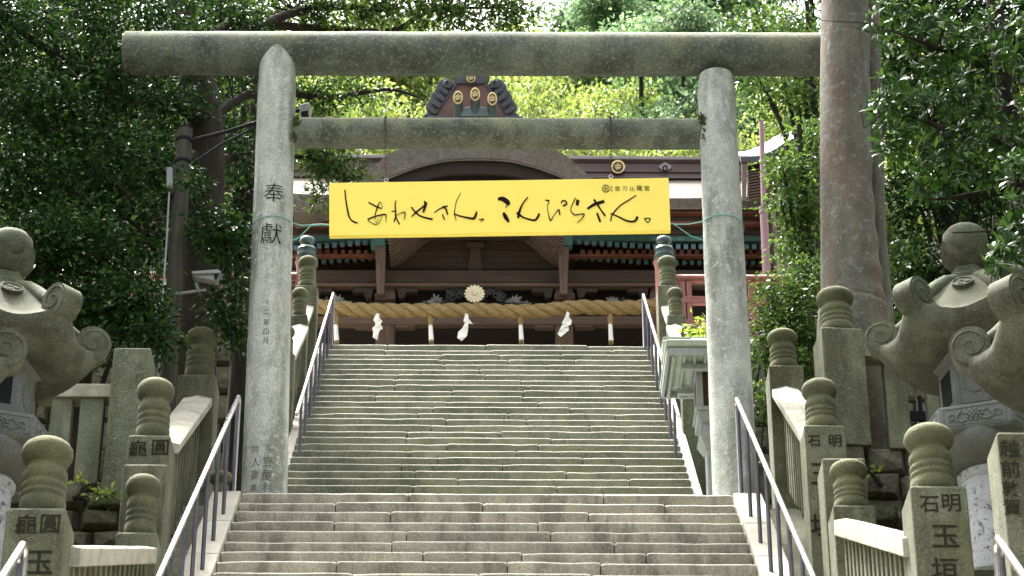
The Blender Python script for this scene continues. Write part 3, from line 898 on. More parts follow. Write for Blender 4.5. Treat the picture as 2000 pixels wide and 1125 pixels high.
# ------------------------------------------------------------------ terraces with dressed and rough stones
def block_wall(name, x0, x1, y, z0, z1, label, bw=0.75, bh=0.42, depth=0.5, cat='stone wall', group='terrace retaining walls', ragged=0.03):
    core = MB().box(x0, x1, y + 0.08, y + depth, z0, z1 - 0.05)
    r = tag(core.build(name, 'dirt'), label, cat, group)
    z = z1
    row = 0
    while z > z0 + 0.1:
        hh = min(bh * random.uniform(0.75, 1.2), z - z0)
        x = x0 - (0.3 if row % 2 else 0.0)
        while x < x1:
            ww = bw * random.uniform(0.6, 1.35)
            a, b = max(x, x0), min(x + ww, x1)
            if b - a > 0.12:
                m = MB()
                g = 0.012
                j = lambda s=ragged: random.uniform(-s, s)
                pr = random.uniform(0.0, 0.06)
                fr = [(a + g + j(.015), y + 0.06, z - hh + g), (b - g + j(.015), y + 0.06, z - hh + g), (b - g + j(.015), y + 0.06, z - g), (a + g + j(.015), y + 0.06, z - g)]
                cx, cz = (a + b) / 2, z - hh / 2
                fr2 = [(cx + (p[0] - cx) * 0.86 + j(), y - pr + j(), cz + (p[2] - cz) * 0.8 + j()) for p in fr]
                mid = (cx + j(), y - pr - 0.03, cz + j())
                bk = [(p[0], y + 0.3, p[2]) for p in fr]
                m.add(fr + fr2 + bk + [mid], [(0, 1, 5, 4), (1, 2, 6, 5), (2, 3, 7, 6), (3, 0, 4, 7), (4, 5, 12), (5, 6, 12), (6, 7, 12), (7, 4, 12), (1, 0, 8, 9), (2, 1, 9, 10), (3, 2, 10, 11), (0, 3, 11, 8)])
                m.build('wall_stone', 'wall', r, bevel=0.012)
            x += ww
        z -= hh
        row += 1
    return r

YW = 23.2
zR = at(1700, 868, YW).z
zL = at(150, 938, YW).z
block_wall('retaining_wall', 3.42, 6.6, YW + 0.02, 8.0, zR, 'rough mossy stone terrace wall behind the grey stone lantern', 0.50, 0.30)
block_wall('retaining_wall', -6.6, -3.40, YW - 0.03, 8.0, zL, 'rough brown terrace wall under the slatted stone fence by the utility pole', 0.50, 0.28)
struct(MB().box(3.42, 40, YW + 0.3, 35.2, 5, zR - 0.03).build('right_terrace', 'dirt'))
struct(MB().box(-40, -3.40, YW + 0.3, 35.2, 5, zL - 0.03).build('left_terrace', 'dirt'))
struct(MB().box(3.42, 11, 19.7, YW + 0.05, G0 + 0.02, 8.6).build('right_bank', 'dirt'))
struct(MB().box(-11, -3.40, 19.7, YW, G0 + 0.02, 8.5).build('left_bank', 'dirt'))
struct(MB().box(3.9, 11, 15.3, 19.69, G0 + 0.02, 6.8).build('right_lower_bank', 'dirt'))
struct(MB().box(-11, -3.9, 15.3, 19.69, G0 + 0.02, 6.8).build('left_lower_bank', 'dirt'))

t = thing('stone_fence', at(1645, 868, YW), 'terrace fence of upright stone slabs with tall knobbed post before the mottled trunk', 'stone fence', 'terrace fences')
post(t, 1641, 638, 563, 84, YW - 0.1, zR - 0.05, rot=R(5))
for x0, x1, yt in ((1725, 1768, 700), (1808, 1832, 745), (1880, 1915, 700), (1960, 1990, 700)):
    a, b = at(x0, yt, YW), at(x1, yt, YW)
    MB().box(a.x, b.x, YW, YW + 0.17, zR - 0.04, a.z).build('slab', 'post', t, bevel=0.01)
a, b = at(1684, 672, YW), at(2120, 672, YW)
MB().box(a.x, b.x, YW - 0.03, YW + 0.2, at(1700, 698, YW).z, a.z).build('cap_rail', 'cap', t, bevel=0.012)
t = thing('stone_fence', at(258, 938, YW), 'terrace fence of pale stone slabs with flat-topped inscribed post below the evergreen tree', 'stone fence', 'terrace fences')
post(t, 259, 678, 678, 74, YW - 0.1, zL - 0.3, [('木', 272, 714, 22), ('屋', 272, 738, 22)], knob=False, char_mat='carve_soft')
for x0, x1 in ((-60, -20), (38, 70), (102, 142), (158, 204)):
    a, b = at(x0, 775, YW), at(x1, 775, YW)
    MB().box(a.x, b.x, YW, YW + 0.15, zL - 0.04, a.z).build('slab', 'post', t, bevel=0.01)
a, b = at(-120, 750, YW), at(224, 750, YW)
MB().box(a.x, b.x, YW - 0.03, YW + 0.2, at(100, 777, YW).z, a.z).build('cap_rail', 'cap', t, bevel=0.012)

# black iron fence further back on the right terrace
t = thing('iron_fence', at(1710, 868, 24.4), 'black iron rail fence behind the stone slabs beside the mottled trunk', 'fence')
for x in (1700, 1722, 1790, 1850, 1920):
    a = at(x, 775, 24.4)
    MB().box(a.x, a.x + 0.05, 24.375, 24.43, zR - 0.04, a.z).build('upright', 'black', t)
for y0, y1 in ((803, 822), (845, 858)):
    a, b = at(1690, y0, 24.35), at(1990, y1, 24.35)
    MB().box(a.x, b.x, 24.34, 24.37, b.z, a.z).build('rail', 'black', t)

# inscribed square pillar at the right edge
t = thing('inscribed_pillar', at(1960, 1125, 15.9), 'square stone pillar inscribed with a column of characters, behind a dark handrail end', 'stone pillar')
post(t, 1994, 846, 846, 98, 15.9, Z_BOT - 0.3, [('越', 1972, 876, 40), ('前', 1974, 915, 38), ('敦', 1974, 953, 34), ('賀', 1977, 990, 34)], knob=False, depth=0.4)

# ------------------------------------------------------------------ stone lanterns
def hexrad(phi):
    a = (phi % (math.pi / 3)) - math.pi / 6
    return 1.0 / math.cos(a) * math.cos(math.pi / 6)

def make_lantern(label, group):
    root = thing('stone_lantern', (0, 0, 0), label, 'stone lantern', group)
    up = Vector((0, 0, 1))
    MB().lathe([(0.50, -0.75), (0.50, -0.2), (0.45, -0.12), (0.36, -0.08), (0.32, 0.0)], (0, 0, 0), 6).build('base', 'lantern', root, bevel=0.015)
    MB().lathe([(0.245, -0.02), (0.255, 0.05), (0.25, 0.4), (0.245, 0.86), (0.27, 0.89), (0.275, 0.94), (0.245, 0.97)], (0, 0, 0), 28).build('shaft', 'lichen', root, smooth=40)
    # lotus cup under the platform
    rows = []
    n = 48
    for r, z, am in ((0.245, 0.96, 0.0), (0.33, 0.99, 0.02), (0.42, 1.06, 0.045), (0.48, 1.13, 0.05), (0.49, 1.19, 0.04)):
        rows.append([(math.cos(2 * math.pi * k / n) * (r + am * abs(math.sin(6 * math.pi * k / n))), math.sin(2 * math.pi * k / n) * (r + am * abs(math.sin(6 * math.pi * k / n))), z) for k in range(n + 1)])
    MB().grid(rows).build('lotus_cup', 'lantern_grey', root, smooth=60)
    # hexagonal platform with carved panels
    pl = MB().lathe([(0.48, 1.16), (0.59, 1.175), (0.62, 1.20), (0.62, 1.40), (0.60, 1.42), (0.42, 1.44)], (0, 0, 0), 6).build('platform', 'lantern_grey', root, bevel=0.008)
    for s in range(6):
        a = R(30 + 60 * s)
        nrm = Vector((math.cos(a), math.sin(a), 0)); tg = Vector((-math.sin(a), math.cos(a), 0))
        c = nrm * (0.62 * math.cos(R(30)) + 0.002) + up * 1.30
        m = MB()
        fw, fh = 0.27, 0.08
        for p, q in (((-fw, -fh), (fw, -fh)), ((fw, -fh), (fw, fh)), ((fw, fh), (-fw, fh)), ((-fw, fh), (-fw, -fh))):
            m.tube([c + tg * p[0] + up * p[1], c + tg * q[0] + up * q[1]], 0.006, 5)
        for sg in (-1, 1):
            pts = []
            for k in range(24):
                th = k / 23 * 7.0
                rr = 0.042 * (1 - k / 32)
                pts.append(c + tg * (sg * (0.20 - rr * math.cos(th))) + up * (rr * math.sin(th) - 0.01))
            m.tube(pts, 0.011, 5)
            m.tube([c + tg * (sg * 0.165) + up * -0.02, c + tg * (sg * 0.12) + up * 0.045, c + tg * (sg * 0.06) + up * 0.02], [0.012, 0.018, 0.008], 5)
            m.tube([c + tg * (sg * 0.17) + up * -0.03, c + tg * (sg * 0.11) + up * -0.055, c + tg * (sg * 0.05) + up * -0.03], [0.012, 0.016, 0.008], 5)
        for ring, nn_ in ((0.0, 1), (0.026, 6), (0.05, 9)):
            for k in range(nn_):
                a2 = 2 * math.pi * k / nn_
                m.lathe([(0.017, -0.01), (0.014, 0.016 - ring * 0.1), (0.004, 0.022 - ring * 0.1)], c + tg * ring * 1.35 * math.cos(a2) + up * ring * math.sin(a2), 7, axis=nrm)
        m.build('carved_relief', 'lantern_grey', pl, smooth=60)
    # fire box
    fb = MB().lathe([(0.41, 1.43), (0.41, 1.48), (0.36, 1.49), (0.36, 2.02), (0.40, 2.03), (0.40, 2.12)], (0, 0, 0), 6).build('fire_box', 'lantern_grey', root, bevel=0.008)
    for s in range(6):
        a = R(30 + 60 * s)
        nrm = Vector((math.cos(a), math.sin(a), 0)); tg = Vector((-math.sin(a), math.cos(a), 0))
        c = nrm * (0.36 * math.cos(R(30)) + 0.002) + up * 1.755
        m = MB()
        if s % 2:
            m.tube([c + tg * 0.1 * math.cos(q) + up * (0.12 * math.sin(q)) for q in np.linspace(0, 2 * math.pi, 21)], 0.010, 6)
            for p, q in (((-.14, -.22), (.14, -.22)), ((.14, -.22), (.14, .22)), ((.14, .22), (-.14, .22)), ((-.14, .22), (-.14, -.22))):
                m.tube([c + tg * p[0] + up * p[1], c + tg * q[0] + up * q[1]], 0.008, 5)
            m.build('round_frame', 'lantern_grey', fb)
        else:
            m.obox(c, tg * 0.11, nrm * 0.004, (0, 0, 0.16)).build('opening_shade', 'black', fb)  # solid black panel painted as the dark inside of a hole
    # roof: swelling underside, sagging eaves between upturned corners
    def edge(phi):          # plan: 1 at the corners, hollow between
        a = abs(((phi + math.pi / 6) % (math.pi / 3)) - math.pi / 6) / (math.pi / 6)
        return 1.0 - 0.17 * (1 - (1 - a) ** 1.6)
    def corner(phi):
        a = abs(((phi + math.pi / 6) % (math.pi / 3)) - math.pi / 6) / (math.pi / 6)
        return (1 - a) ** 2.0
    n = 72
    RR = 0.90
    prof = [(0.22, 2.86), (0.28, 2.84), (0.40, 2.76), (0.54, 2.64), (0.68, 2.50), (0.82, 2.365), (0.92, 2.285), (1.0, 2.25),
            (1.005, 2.20), (0.985, 2.155), (0.95, 2.105), (0.88, 2.05), (0.76, 2.02), (0.58, 2.015), (0.38, 2.05)]
    rows = []
    for s, z in prof:
        row = []
        for k in range(n + 1):
            p = 2 * math.pi * k / n
            e = 1 + (edge(p) - 1) * min(1, max(0, (s - 0.2) / 0.6))
            row.append((math.cos(p) * RR * s * e, math.sin(p) * RR * s * e, z + 0.15 * corner(p) * max(0, (s - 0.4) / 0.6) ** 2))
        rows.append(row)
    ro = MB().grid(rows).build('roof', 'lantern', root, smooth=50)
    for s in range(6):
        a = R(60 * s)
        er = Vector((math.cos(a), math.sin(a), 0)); tg = Vector((-math.sin(a), math.cos(a), 0))
        m = MB()
        m.tube([er * 0.17 + up * 2.87, er * 0.33 + up * 2.79, er * 0.48 + up * 2.67, er * 0.62 + up * 2.55, er * 0.70 + up * 2.50], [0.05, 0.06, 0.066, 0.066, 0.06], 10)
        m.build('hip_roll', 'lantern', ro, smooth=60)
        # the eave corner rolls up and inwards into a scroll
        cc = er * 0.82 + up * 2.45
        R0, hw = 0.168, 0.10
        m = MB()
        body = []
        for k in range(30):
            q = -1.75 + k / 29 * 4.9
            rr = R0 * (1 - 0.12 * max(0, k - 8) / 21)
            body.append(cc + er * (math.cos(q) * rr) + up * (math.sin(q) * rr))
        body += [cc + er * -R0 * 0.9 + up * -0.06, cc + er * -0.28 + up * -0.13, cc + er * -0.32 + up * -0.25, cc + er * -0.12 + up * -0.26]
        m.prism([p - tg * hw for p in body], tg * 2 * hw)
        for sg in (-1, 1):
            sp = []
            for k in range(34):
                q = -1.3 + k / 33 * 9.6
                rr = R0 * 0.93 * (1 - 0.83 * k / 33)
                sp.append(cc + er * (math.cos(q) * rr) + up * (math.sin(q) * rr) + tg * sg * hw)
            m.tube(sp, 0.010, 6)
        m.build('corner_scroll', 'lantern', ro, smooth=50)
        # round crest on the panel between the hips
        a2 = R(60 * s + 30)
        nr = Vector((math.cos(a2), math.sin(a2), 0)); t2 = Vector((-math.sin(a2), math.cos(a2), 0))
        nn = (nr * 0.76 + up * 0.65).normalized()
        c = nr * 0.435 + up * 2.665
        m = MB()
        m.lathe([(0.10, -0.06), (0.10, 0.022), (0.088, 0.024), (0.083, 0.012), (0.0, 0.012)], c, 24, axis=nn)
        w2 = nn.cross(t2)
        for k in range(3):
            q = 2 * math.pi * k / 3
            m.lathe([(0.032, 0.008), (0.026, 0.020), (0.006, 0.024)], c + t2 * 0.042 * math.cos(q) + w2 * 0.042 * math.sin(q), 10, axis=nn)
        m.build('round_crest', 'lantern', ro, smooth=50)
    # finial
    MB().lathe([(0.22, 2.80), (0.215, 2.92), (0.18, 2.94), (0.165, 3.01), (0.13, 3.03)], (0, 0, 0), 6).build('finial_block', 'lantern', root, bevel=0.008)
    rows = []
    n = 48
    for r, z, am in ((0.11, 3.01, 0.0), (0.15, 3.04, 0.004), (0.195, 3.10, 0.014), (0.232, 3.16, 0.030), (0.250, 3.195, 0.044), (0.228, 3.19, 0.036), (0.14, 3.15, 0)):
        rows.append([(math.cos(2 * math.pi * k / n) * (r + 0.5 * am * math.cos(5 * 2 * math.pi * k / n)), math.sin(2 * math.pi * k / n) * (r + 0.5 * am * math.cos(5 * 2 * math.pi * k / n)), z + am * 1.4 * math.cos(5 * 2 * math.pi * k / n)) for k in range(n + 1)])
    MB().grid(rows).build('finial_petals', 'lantern', root, smooth=60)
    MB().lathe([(0.11, 3.14), (0.16, 3.18), (0.198, 3.25), (0.21, 3.32), (0.20, 3.40), (0.155, 3.455), (0.08, 3.485), (0.028, 3.495), (0.012, 3.515), (0.003, 3.53)], (0, 0, 0), 28).build('finial_bud', 'lantern', root, smooth=60)
    return root

LG = 'hexagonal stone lanterns beside the stairs'
lan = make_lantern('hexagonal grey stone lantern with whitish lichened shaft behind the post of four carved characters', LG)
def put(o, px, py, Y, rot):
    p = at(px, py, Y)
    o.location = (p.x, Y, p.z - 3.53)
    o.rotation_euler = (0, 0, rot)
put(lan, 1881, 437, 20.6, R(-79))
l2 = copy_tree(lan); l2['label'] = 'stone lantern showing only its scrolled roof corner beside the tall inscribed square pillar'
put(l2, 2088, 437, 17.0, R(-79)); l2.location.z = lan.location.z - 2.05
l3 = copy_tree(lan); l3['label'] = 'shaded green stone lantern with scrolled roof before the slatted fence and evergreen tree'
put(l3, 24, 447, 20.6, R(-101))
l4 = copy_tree(lan); l4['label'] = 'stone lantern showing only its roof scroll beside the shaded two-character post'
put(l4, -182, 447, 17.0, R(-101)); l4.location.z = lan.location.z - 2.10

# ------------------------------------------------------------------ roofed lantern on the landing
YK = 28.6
t = thing('roofed_lantern', at(1391, 985, YK), 'grey-green roofed lantern on a square post behind the torii pillar', 'lantern')
c = at(1391, 700, YK)
cx = c.x
def zz(py):
    return at(1391, py, YK).z
MB().prism([(cx - 0.13, YK - 0.13, ZL0 - 0.1), (cx + 0.13, YK - 0.13, ZL0 - 0.1), (cx + 0.13, YK + 0.13, ZL0 - 0.1), (cx - 0.13, YK + 0.13, ZL0 - 0.1)], (0, 0, zz(872) - ZL0 + 0.1)).build('lantern_post', 'lantern_frame', t, bevel=0.015)
z0, z1, z2 = zz(885), zz(862), zz(838)
MB().lathe([(0.20, z0), (0.31, z1), (0.26, z2), (0.28, z2 + 0.02)], (cx, YK, 0), 4, phase=R(45)).build('corbel', 'lantern_frame', t, bevel=0.01)
zb, ztp = zz(836), zz(738)
fb = MB().box(cx - 0.23, cx + 0.23, YK - 0.23, YK + 0.23, zb, zb + 0.13).build('sill', 'lantern_frame', t, bevel=0.01)
MB().box(cx - 0.255, cx + 0.255, YK - 0.255, YK + 0.255, zb + 0.13, zb + 0.18).build('sill_plate', 'lantern_frame', t, bevel=0.01)
for sx in (-1, 1):
    for sy in (-1, 1):
        MB().box(cx + sx * 0.19 - 0.04, cx + sx * 0.19 + 0.04, YK + sy * 0.19 - 0.04, YK + sy * 0.19 + 0.04, zb + 0.17, ztp + 0.1).build('corner_post', 'lantern_frame', t, bevel=0.006)
MB().box(cx - 0.165, cx + 0.165, YK - 0.165, YK + 0.165, zb + 0.15, ztp + 0.05).build('light_chamber', 'wood_grey', t)
for k in range(4):
    for ax_ in (0, 1):
        o_ = -0.11 + k * 0.073
        for s in (-1, 1):
            if ax_ == 0:
                MB().box(cx + o_ - 0.009, cx + o_ + 0.009, YK + s * 0.172 - 0.008, YK + s * 0.172 + 0.008, zb + 0.2, ztp).build('lattice_bar', 'wood', t)
            else:
                MB().box(cx + s * 0.172 - 0.008, cx + s * 0.172 + 0.008, YK + o_ - 0.009, YK + o_ + 0.009, zb + 0.2, ztp).build('lattice_bar', 'wood', t)
MB().box(cx - 0.26, cx + 0.26, YK - 0.26, YK + 0.26, ztp, ztp + 0.07).build('head_frame', 'lantern_frame', t, bevel=0.008)
# slatted soffit under the roof
zs = zz(738) + 0.03
for k in range(9):
    x = cx - 0.52 + k * 0.13
    MB().box(x - 0.018, x + 0.018, YK - 0.56, YK + 0.56, zs - 0.03, zs + 0.05).build('eave_rafter', 'lantern_frame', t)
for s in (-1, 1):
    MB().box(cx - 0.60, cx + 0.60, YK + s * 0.575 - 0.025, YK + s * 0.575 + 0.025, zs - 0.02, zs + 0.07).build('eave_board', 'lantern_frame', t, bevel=0.006)
    MB().box(cx + s * 0.59 - 0.02, cx + s * 0.59 + 0.02, YK - 0.545, YK + 0.545, zs - 0.02, zs + 0.07).build('eave_board', 'lantern_frame', t, bevel=0.006)
    MB().box(cx - 0.42, cx + 0.42, YK + s * 0.33 - 0.04, YK + s * 0.33 + 0.04, zs - 0.10, zs - 0.03).build('eave_purlin', 'lantern_frame', t, bevel=0.006)
# flaring roof
w = 0.62
ze, zr_ = zz(738) + 0.10, zz(672)
ro = MB().lathe([(0.29 * 1.414, ze - 0.06), (w * 1.414, ze + 0.02), (w * 1.414, ze + 0.10), (0.86 * w * 1.414, ze + 0.15), (0.5 * w * 1.414, zr_ - 0.12), (0.42 * w * 1.414, zr_ - 0.06)], (cx, YK, 0), 4, phase=R(45)).build('roof', 'lantern_roof', t, bevel=0.01)
MB().box(cx - w * 0.93, cx + w * 0.93, YK - 0.08, YK + 0.08, zr_ - 0.16, zr_).build('ridge', 'lantern_roof', ro, bevel=0.015)
MB().box(cx - w * 0.99, cx + w * 0.99, YK - 0.12, YK + 0.12, zr_ + 0.002, zr_ + 0.04).build('ridge_cap', 'lantern_roof', ro, bevel=0.01)
for s in (-1, 1):
    MB().box(cx + s * w * 0.93 - 0.05, cx + s * w * 0.93 + 0.05, YK - 0.14, YK + 0.14, zr_ - 0.26, zr_ - 0.004).build('ridge_end', 'lantern_roof', ro, bevel=0.03)

# ------------------------------------------------------------------ red railing and upper terrace wall
YR = 35.5
for sx, word in ((1, 'bushes'), (-1, 'utility pole')):
    def mx(px):
        return px if sx > 0 else 1896 - px
    t = thing('red_railing', at(mx(1298), 690, YR), 'faded red lacquered railing with bronze-capped newel on the %s side of the top plaza' % word, 'railing', 'red railings of the top plaza')
    pc = at(mx(1299), 545, YR)
    zk = at(mx(1299), 512, YR).z
    pr = MB().lathe([(0.155, Z_TOP - 0.02), (0.155, zk - 0.1), (0.18, zk)], (pc.x, YR, 0), 24).build('newel_post', 'paint_red', t, smooth=40)
    zt = at(mx(1299), 462, YR).z
    hh = zt - zk
    MB().lathe([(0.165, zk - 0.04), (0.165, zk + hh * .16), (0.172, zk + hh * .18), (0.155, zk + hh * .2), (0.15, zk + hh * .42), (0.16, zk + hh * .44), (0.15, zk + hh * .47), (0.13, zk + hh * .55), (0.07, zk + hh * .60), (0.066, zk + hh * .63),
                (0.11, zk + hh * .70), (0.127, zk + hh * .80), (0.113, zk + hh * .90), (0.06, zk + hh * .97), (0.02, zk + hh), (0.003, zk + hh * 1.04)], (pc.x, YR, 0), 24).build('bronze_cap', 'verdigris', pr, smooth=50)
    xe = at(mx(1660), 545, YR).x
    lo, hi = sorted((pc.x, xe))
    zt_ = at(1400, 545, YR).z
    MB().tube([(lo, YR, zt_), (hi, YR, zt_)], 0.07, 14).build('top_rail', 'paint_red', t, smooth=50)
    for ya, yb, nm in ((581, 595, 'mid_rail'), (627, 642, 'bottom_rail')):
        za, zb_ = at(1400, ya, YR).z, at(1400, yb, YR).z
        MB().box(lo, hi, YR - 0.05, YR + 0.05, zb_, za).build(nm, 'paint_red', t, bevel=0.01)
    for px in (1336, 1345, 1420, 1470, 1540, 1610):
        x = at(mx(px), 600, YR).x
        MB().box(x - 0.055, x + 0.055, YR - 0.045, YR + 0.045, Z_TOP - 0.02, zt_ - 0.06).build('baluster', 'paint_red', t, bevel=0.01)
block_wall('retaining_wall', -7.5, -HALF - 0.2, 35.0, zL - 0.2, Z_TOP - 0.02, 'tall grey block wall under the red railing, utility pole side', 0.7, 0.45)
block_wall('retaining_wall', HALF + 0.2, 7.5, 35.0, zR - 0.2, Z_TOP - 0.02, 'tall grey block wall under the red railing, bush side', 0.7, 0.45)
# ------------------------------------------------------------------ shrine hall
YH = 46.0
hall = thing('shrine_hall', (0.0, 40.2, Z_TOP), 'dark timber shrine hall with curved bark-thatched gable and copper fittings', 'shrine hall')
K = 0.58
def HY(Y):
    return 40.2 + (Y - 46.0) * 0.5
def P(name, pts, Y, depth, m, bevel=0.0, parent=None):
    return MB().pxprism(pts, HY(Y), depth * 0.4).build(name, m, parent or hall, bevel=bevel * 0.5)
def rect(x0, y0, x1, y1):
    return [(x0, y0), (x1, y0), (x1, y1), (x0, y1)]
# back and interior
b = at(400, 330, 42.4); c_ = at(1620, 700, 42.4)
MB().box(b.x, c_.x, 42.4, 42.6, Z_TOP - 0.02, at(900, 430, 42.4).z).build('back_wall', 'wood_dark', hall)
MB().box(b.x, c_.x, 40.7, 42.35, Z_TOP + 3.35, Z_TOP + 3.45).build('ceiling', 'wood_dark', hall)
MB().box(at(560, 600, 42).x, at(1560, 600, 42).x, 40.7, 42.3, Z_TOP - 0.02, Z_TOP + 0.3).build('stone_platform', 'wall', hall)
for k, y in enumerate((652, 657, 663)):
    for x0, x1 in ((640, 735), (776, 860), (880, 1080), (1125, 1262)):
        P('lattice_board', rect(x0, y, x1, y + 2.5), 49.2 - 0.1 * k, 0.08, 'wood')
for x in (655, 700, 800, 850, 900, 960, 1000, 1050, 1140, 1190, 1240):
    P('inner_post', rect(x, 645, x + 5, 690), 49.6, 0.2, 'wood')
# columns and beams
for x0, x1 in ((734, 771), (1085, 1120), (566, 600), (1272, 1306), (1450, 1482)):
    a, b = at(x0, 640, 40.2), at(x1, 640, 40.2)
    zt = at(x0, 560, 40.2).z
    col = MB().box(a.x, b.x, 40.2, 40.2 + (b.x - a.x), Z_TOP - 0.02, zt).build('column', 'wood_col', hall, bevel=0.03)
    MB().box(a.x - 0.06, b.x + 0.06, 40.14, 40.26 + (b.x - a.x), Z_TOP - 0.015, Z_TOP + 0.15).build('column_base', 'wall', col, bevel=0.02)
P('tie_beam', rect(560, 617, 1500, 633), YH - 0.05, 0.42, 'wood_grey', 0.04)
for cx in (752, 1103):
    for s in (-1, 1):
        P('beam_haunch', [(cx + s * 20, 633.5), (cx + s * 62, 633.5), (cx + s * 56, 638), (cx + s * 48, 639), (cx + s * 20, 640)], YH, 0.34, 'wood_grey', 0.02)
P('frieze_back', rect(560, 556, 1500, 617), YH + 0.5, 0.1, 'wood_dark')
P('upper_beam', rect(560, 527, 1500, 552), YH - 0.12, 0.5, 'wood', 0.03)
P('upper_beam_lip', rect(560, 552.3, 1500, 558), YH - 0.2, 0.45, 'wood_grey', 0.02)
# bracket blocks over the columns
for cx in (752, 1103, 585, 1289):
    P('bracket_block', rect(cx - 20, 572, cx + 20, 584), YH - 0.28, 0.5, 'wood_grey', 0.02)
    P('bracket_foot', [(cx - 14, 584.3), (cx + 14, 584.3), (cx + 20, 597), (cx - 20, 597)], YH - 0.2, 0.4, 'wood', 0.02)
    for s in (-1, 1):
        P('side_bracket', [(cx + s * 22, 562), (cx + s * 42, 562), (cx + s * 42, 570), (cx + s * 36, 582), (cx + s * 26, 582)], YH - 0.1, 0.35, 'wood', 0.02)
        P('side_block', rect(cx + s * 52 - 12, 558.5, cx + s * 52 + 12, 570), YH - 0.08, 0.35, 'wood', 0.02)
# carved flowers and clouds in the frieze
def petals(cx, cy, r, n, Y, m, name, sq=0.8, flip=1):
    mb = MB()
    for k in range(n):
        a = math.pi * (0.05 + 0.9 * k / (n - 1))
        L_ = r * random.uniform(0.75, 1.1)
        tip = (cx + flip * L_ * math.cos(a), cy - L_ * sq * math.sin(a))
        mid = (cx + flip * L_ * 0.55 * math.cos(a + 0.35), cy - L_ * sq * 0.55 * math.sin(a + 0.35))
        mi2 = (cx + flip * L_ * 0.55 * math.cos(a - 0.35), cy - L_ * sq * 0.55 * math.sin(a - 0.35))
        mb.pxprism([(cx, cy), mid, tip, mi2], HY(Y) - 0.012 * k, 0.06)
    return mb.build(name, m, hall, bevel=0.015)
for cx, fl in ((852, 1), (1005, -1), (660, -1), (1196, 1)):
    petals(cx, 590, 19, 6, YH - 0.02, 'carving_pale', 'carved_flower', 0.95, fl)
    petals(cx - fl * 20, 592, 15, 4, YH - 0.02, 'carving_pale', 'carved_leaf', 0.5, fl)
    petals(cx + fl * 22, 592, 20, 5, YH + 0.06, 'carving', 'carved_leaf', 0.8, fl)
for cx in (885, 905, 950, 970):
    mb = MB()
    for k in range(5):
        q = at(cx + random.uniform(-10, 10), 575 + random.uniform(-10, 12), HY(YH + 0.02))
        mb.tube([q + Vector((0.075 * math.cos(a) * (1 - i / 22), -0.02, 0.075 * math.sin(a) * (1 - i / 22))) for i, a in enumerate(np.linspace(0, 7.5, 18))], 0.02, 6)
    mb.build('carved_cloud', 'carving', hall, smooth=60)
# chrysanthemum crest
cr0 = at(927, 575, 39.95)
cr = MB().lathe([(0.165, 0.012), (0.165, -0.012), (0.0, -0.02)], cr0, 32, axis=(0, 1, 0)).build('chrysanthemum_crest', 'gold', hall)
MB().obox(cr0 + Vector((0, 0.14, 0)), (0.035, 0, 0), (0, 0.14, 0), (0, 0, 0.035)).build('crest_bracket', 'wood', cr)
for k in range(16):
    a = 2 * math.pi * k / 16
    e, tg = Vector((math.cos(a), 0, math.sin(a))), Vector((-math.sin(a), 0, math.cos(a)))
    m = MB()
    c0 = cr0 + Vector((0, -0.028, 0))
    pts = [c0 + e * 0.034 - tg * 0.006, c0 + e * 0.15 - tg * 0.027, c0 + e * 0.176 - tg * 0.017, c0 + e * 0.182, c0 + e * 0.176 + tg * 0.017, c0 + e * 0.15 + tg * 0.027, c0 + e * 0.034 + tg * 0.006]
    m.prism(pts, (0, 0.018, 0))
    m.build('petal', 'gold_pale', cr, bevel=0.006)
MB().lathe([(0.029, 0.035), (0.029, -0.017), (0.012, -0.026)], cr0 + Vector((0, -0.028, 0)), 14, axis=(0, 1, 0)).build('crest_centre', 'gold_pale', cr, smooth=50)
# tympanum boards behind the gable opening
ys = list(np.linspace(452, 526, 7))
for a, b in zip(ys[:-1], ys[1:]):
    P('gable_board', rect(762, a + 0.4, 1098, b - 0.4), YH + 0.3 + random.uniform(0, 0.04), 0.12, 'wood')
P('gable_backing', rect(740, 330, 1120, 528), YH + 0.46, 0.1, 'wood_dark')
P('king_post', [(917, 450), (939, 450), (939, 500), (943, 527), (913, 527), (917, 500)], YH + 0.1, 0.25, 'wood', 0.02)
P('king_post_block', rect(910, 472, 946, 482), YH + 0.02, 0.3, 'wood', 0.02)
# wavy ribs of the gable soffit
base_c = [(0, 452), (40, 454), (80, 462), (108, 478), (128, 496), (146, 511), (160, 520), (168, 523)]
for i in range(12):
    mb = MB(); bb = MB()
    for s in (-1, 1):
        pts = smoothpts([(930 + s * x, y) for x, y in base_c], 5)
        q = [at(x, y, 40.33) - Vector((0, 0.105 * i, 0)) for x, y in pts]
        mb.tube(q, 0.024, 7)
        bb.grid([[p + Vector((0, 0.052, 0.03)) for p in q], [p + Vector((0, -0.056, 0.03)) for p in q]], (0, 0, 0.015))
    mb.build('soffit_rib', 'wood_grey', hall, smooth=60)
    bb.build('soffit_board', 'wood_dark', hall)
# hanging strut posts with copper cap plates
for cx, s in ((743, -1), (1101, 1)):
    st = P('strut_post', [(cx - 11, 476), (cx + 11, 476), (cx + 9, 520), (cx + 7, 574), (cx - 7, 574), (cx - 9, 520)], YH - 0.75, 0.35, 'wood_col', 0.02)
    P('copper_plate', rect(cx - 15 + s * 4, 455, cx + 13 + s * 4, 478), YH - 0.85, 0.5, 'copper', 0.01, st)
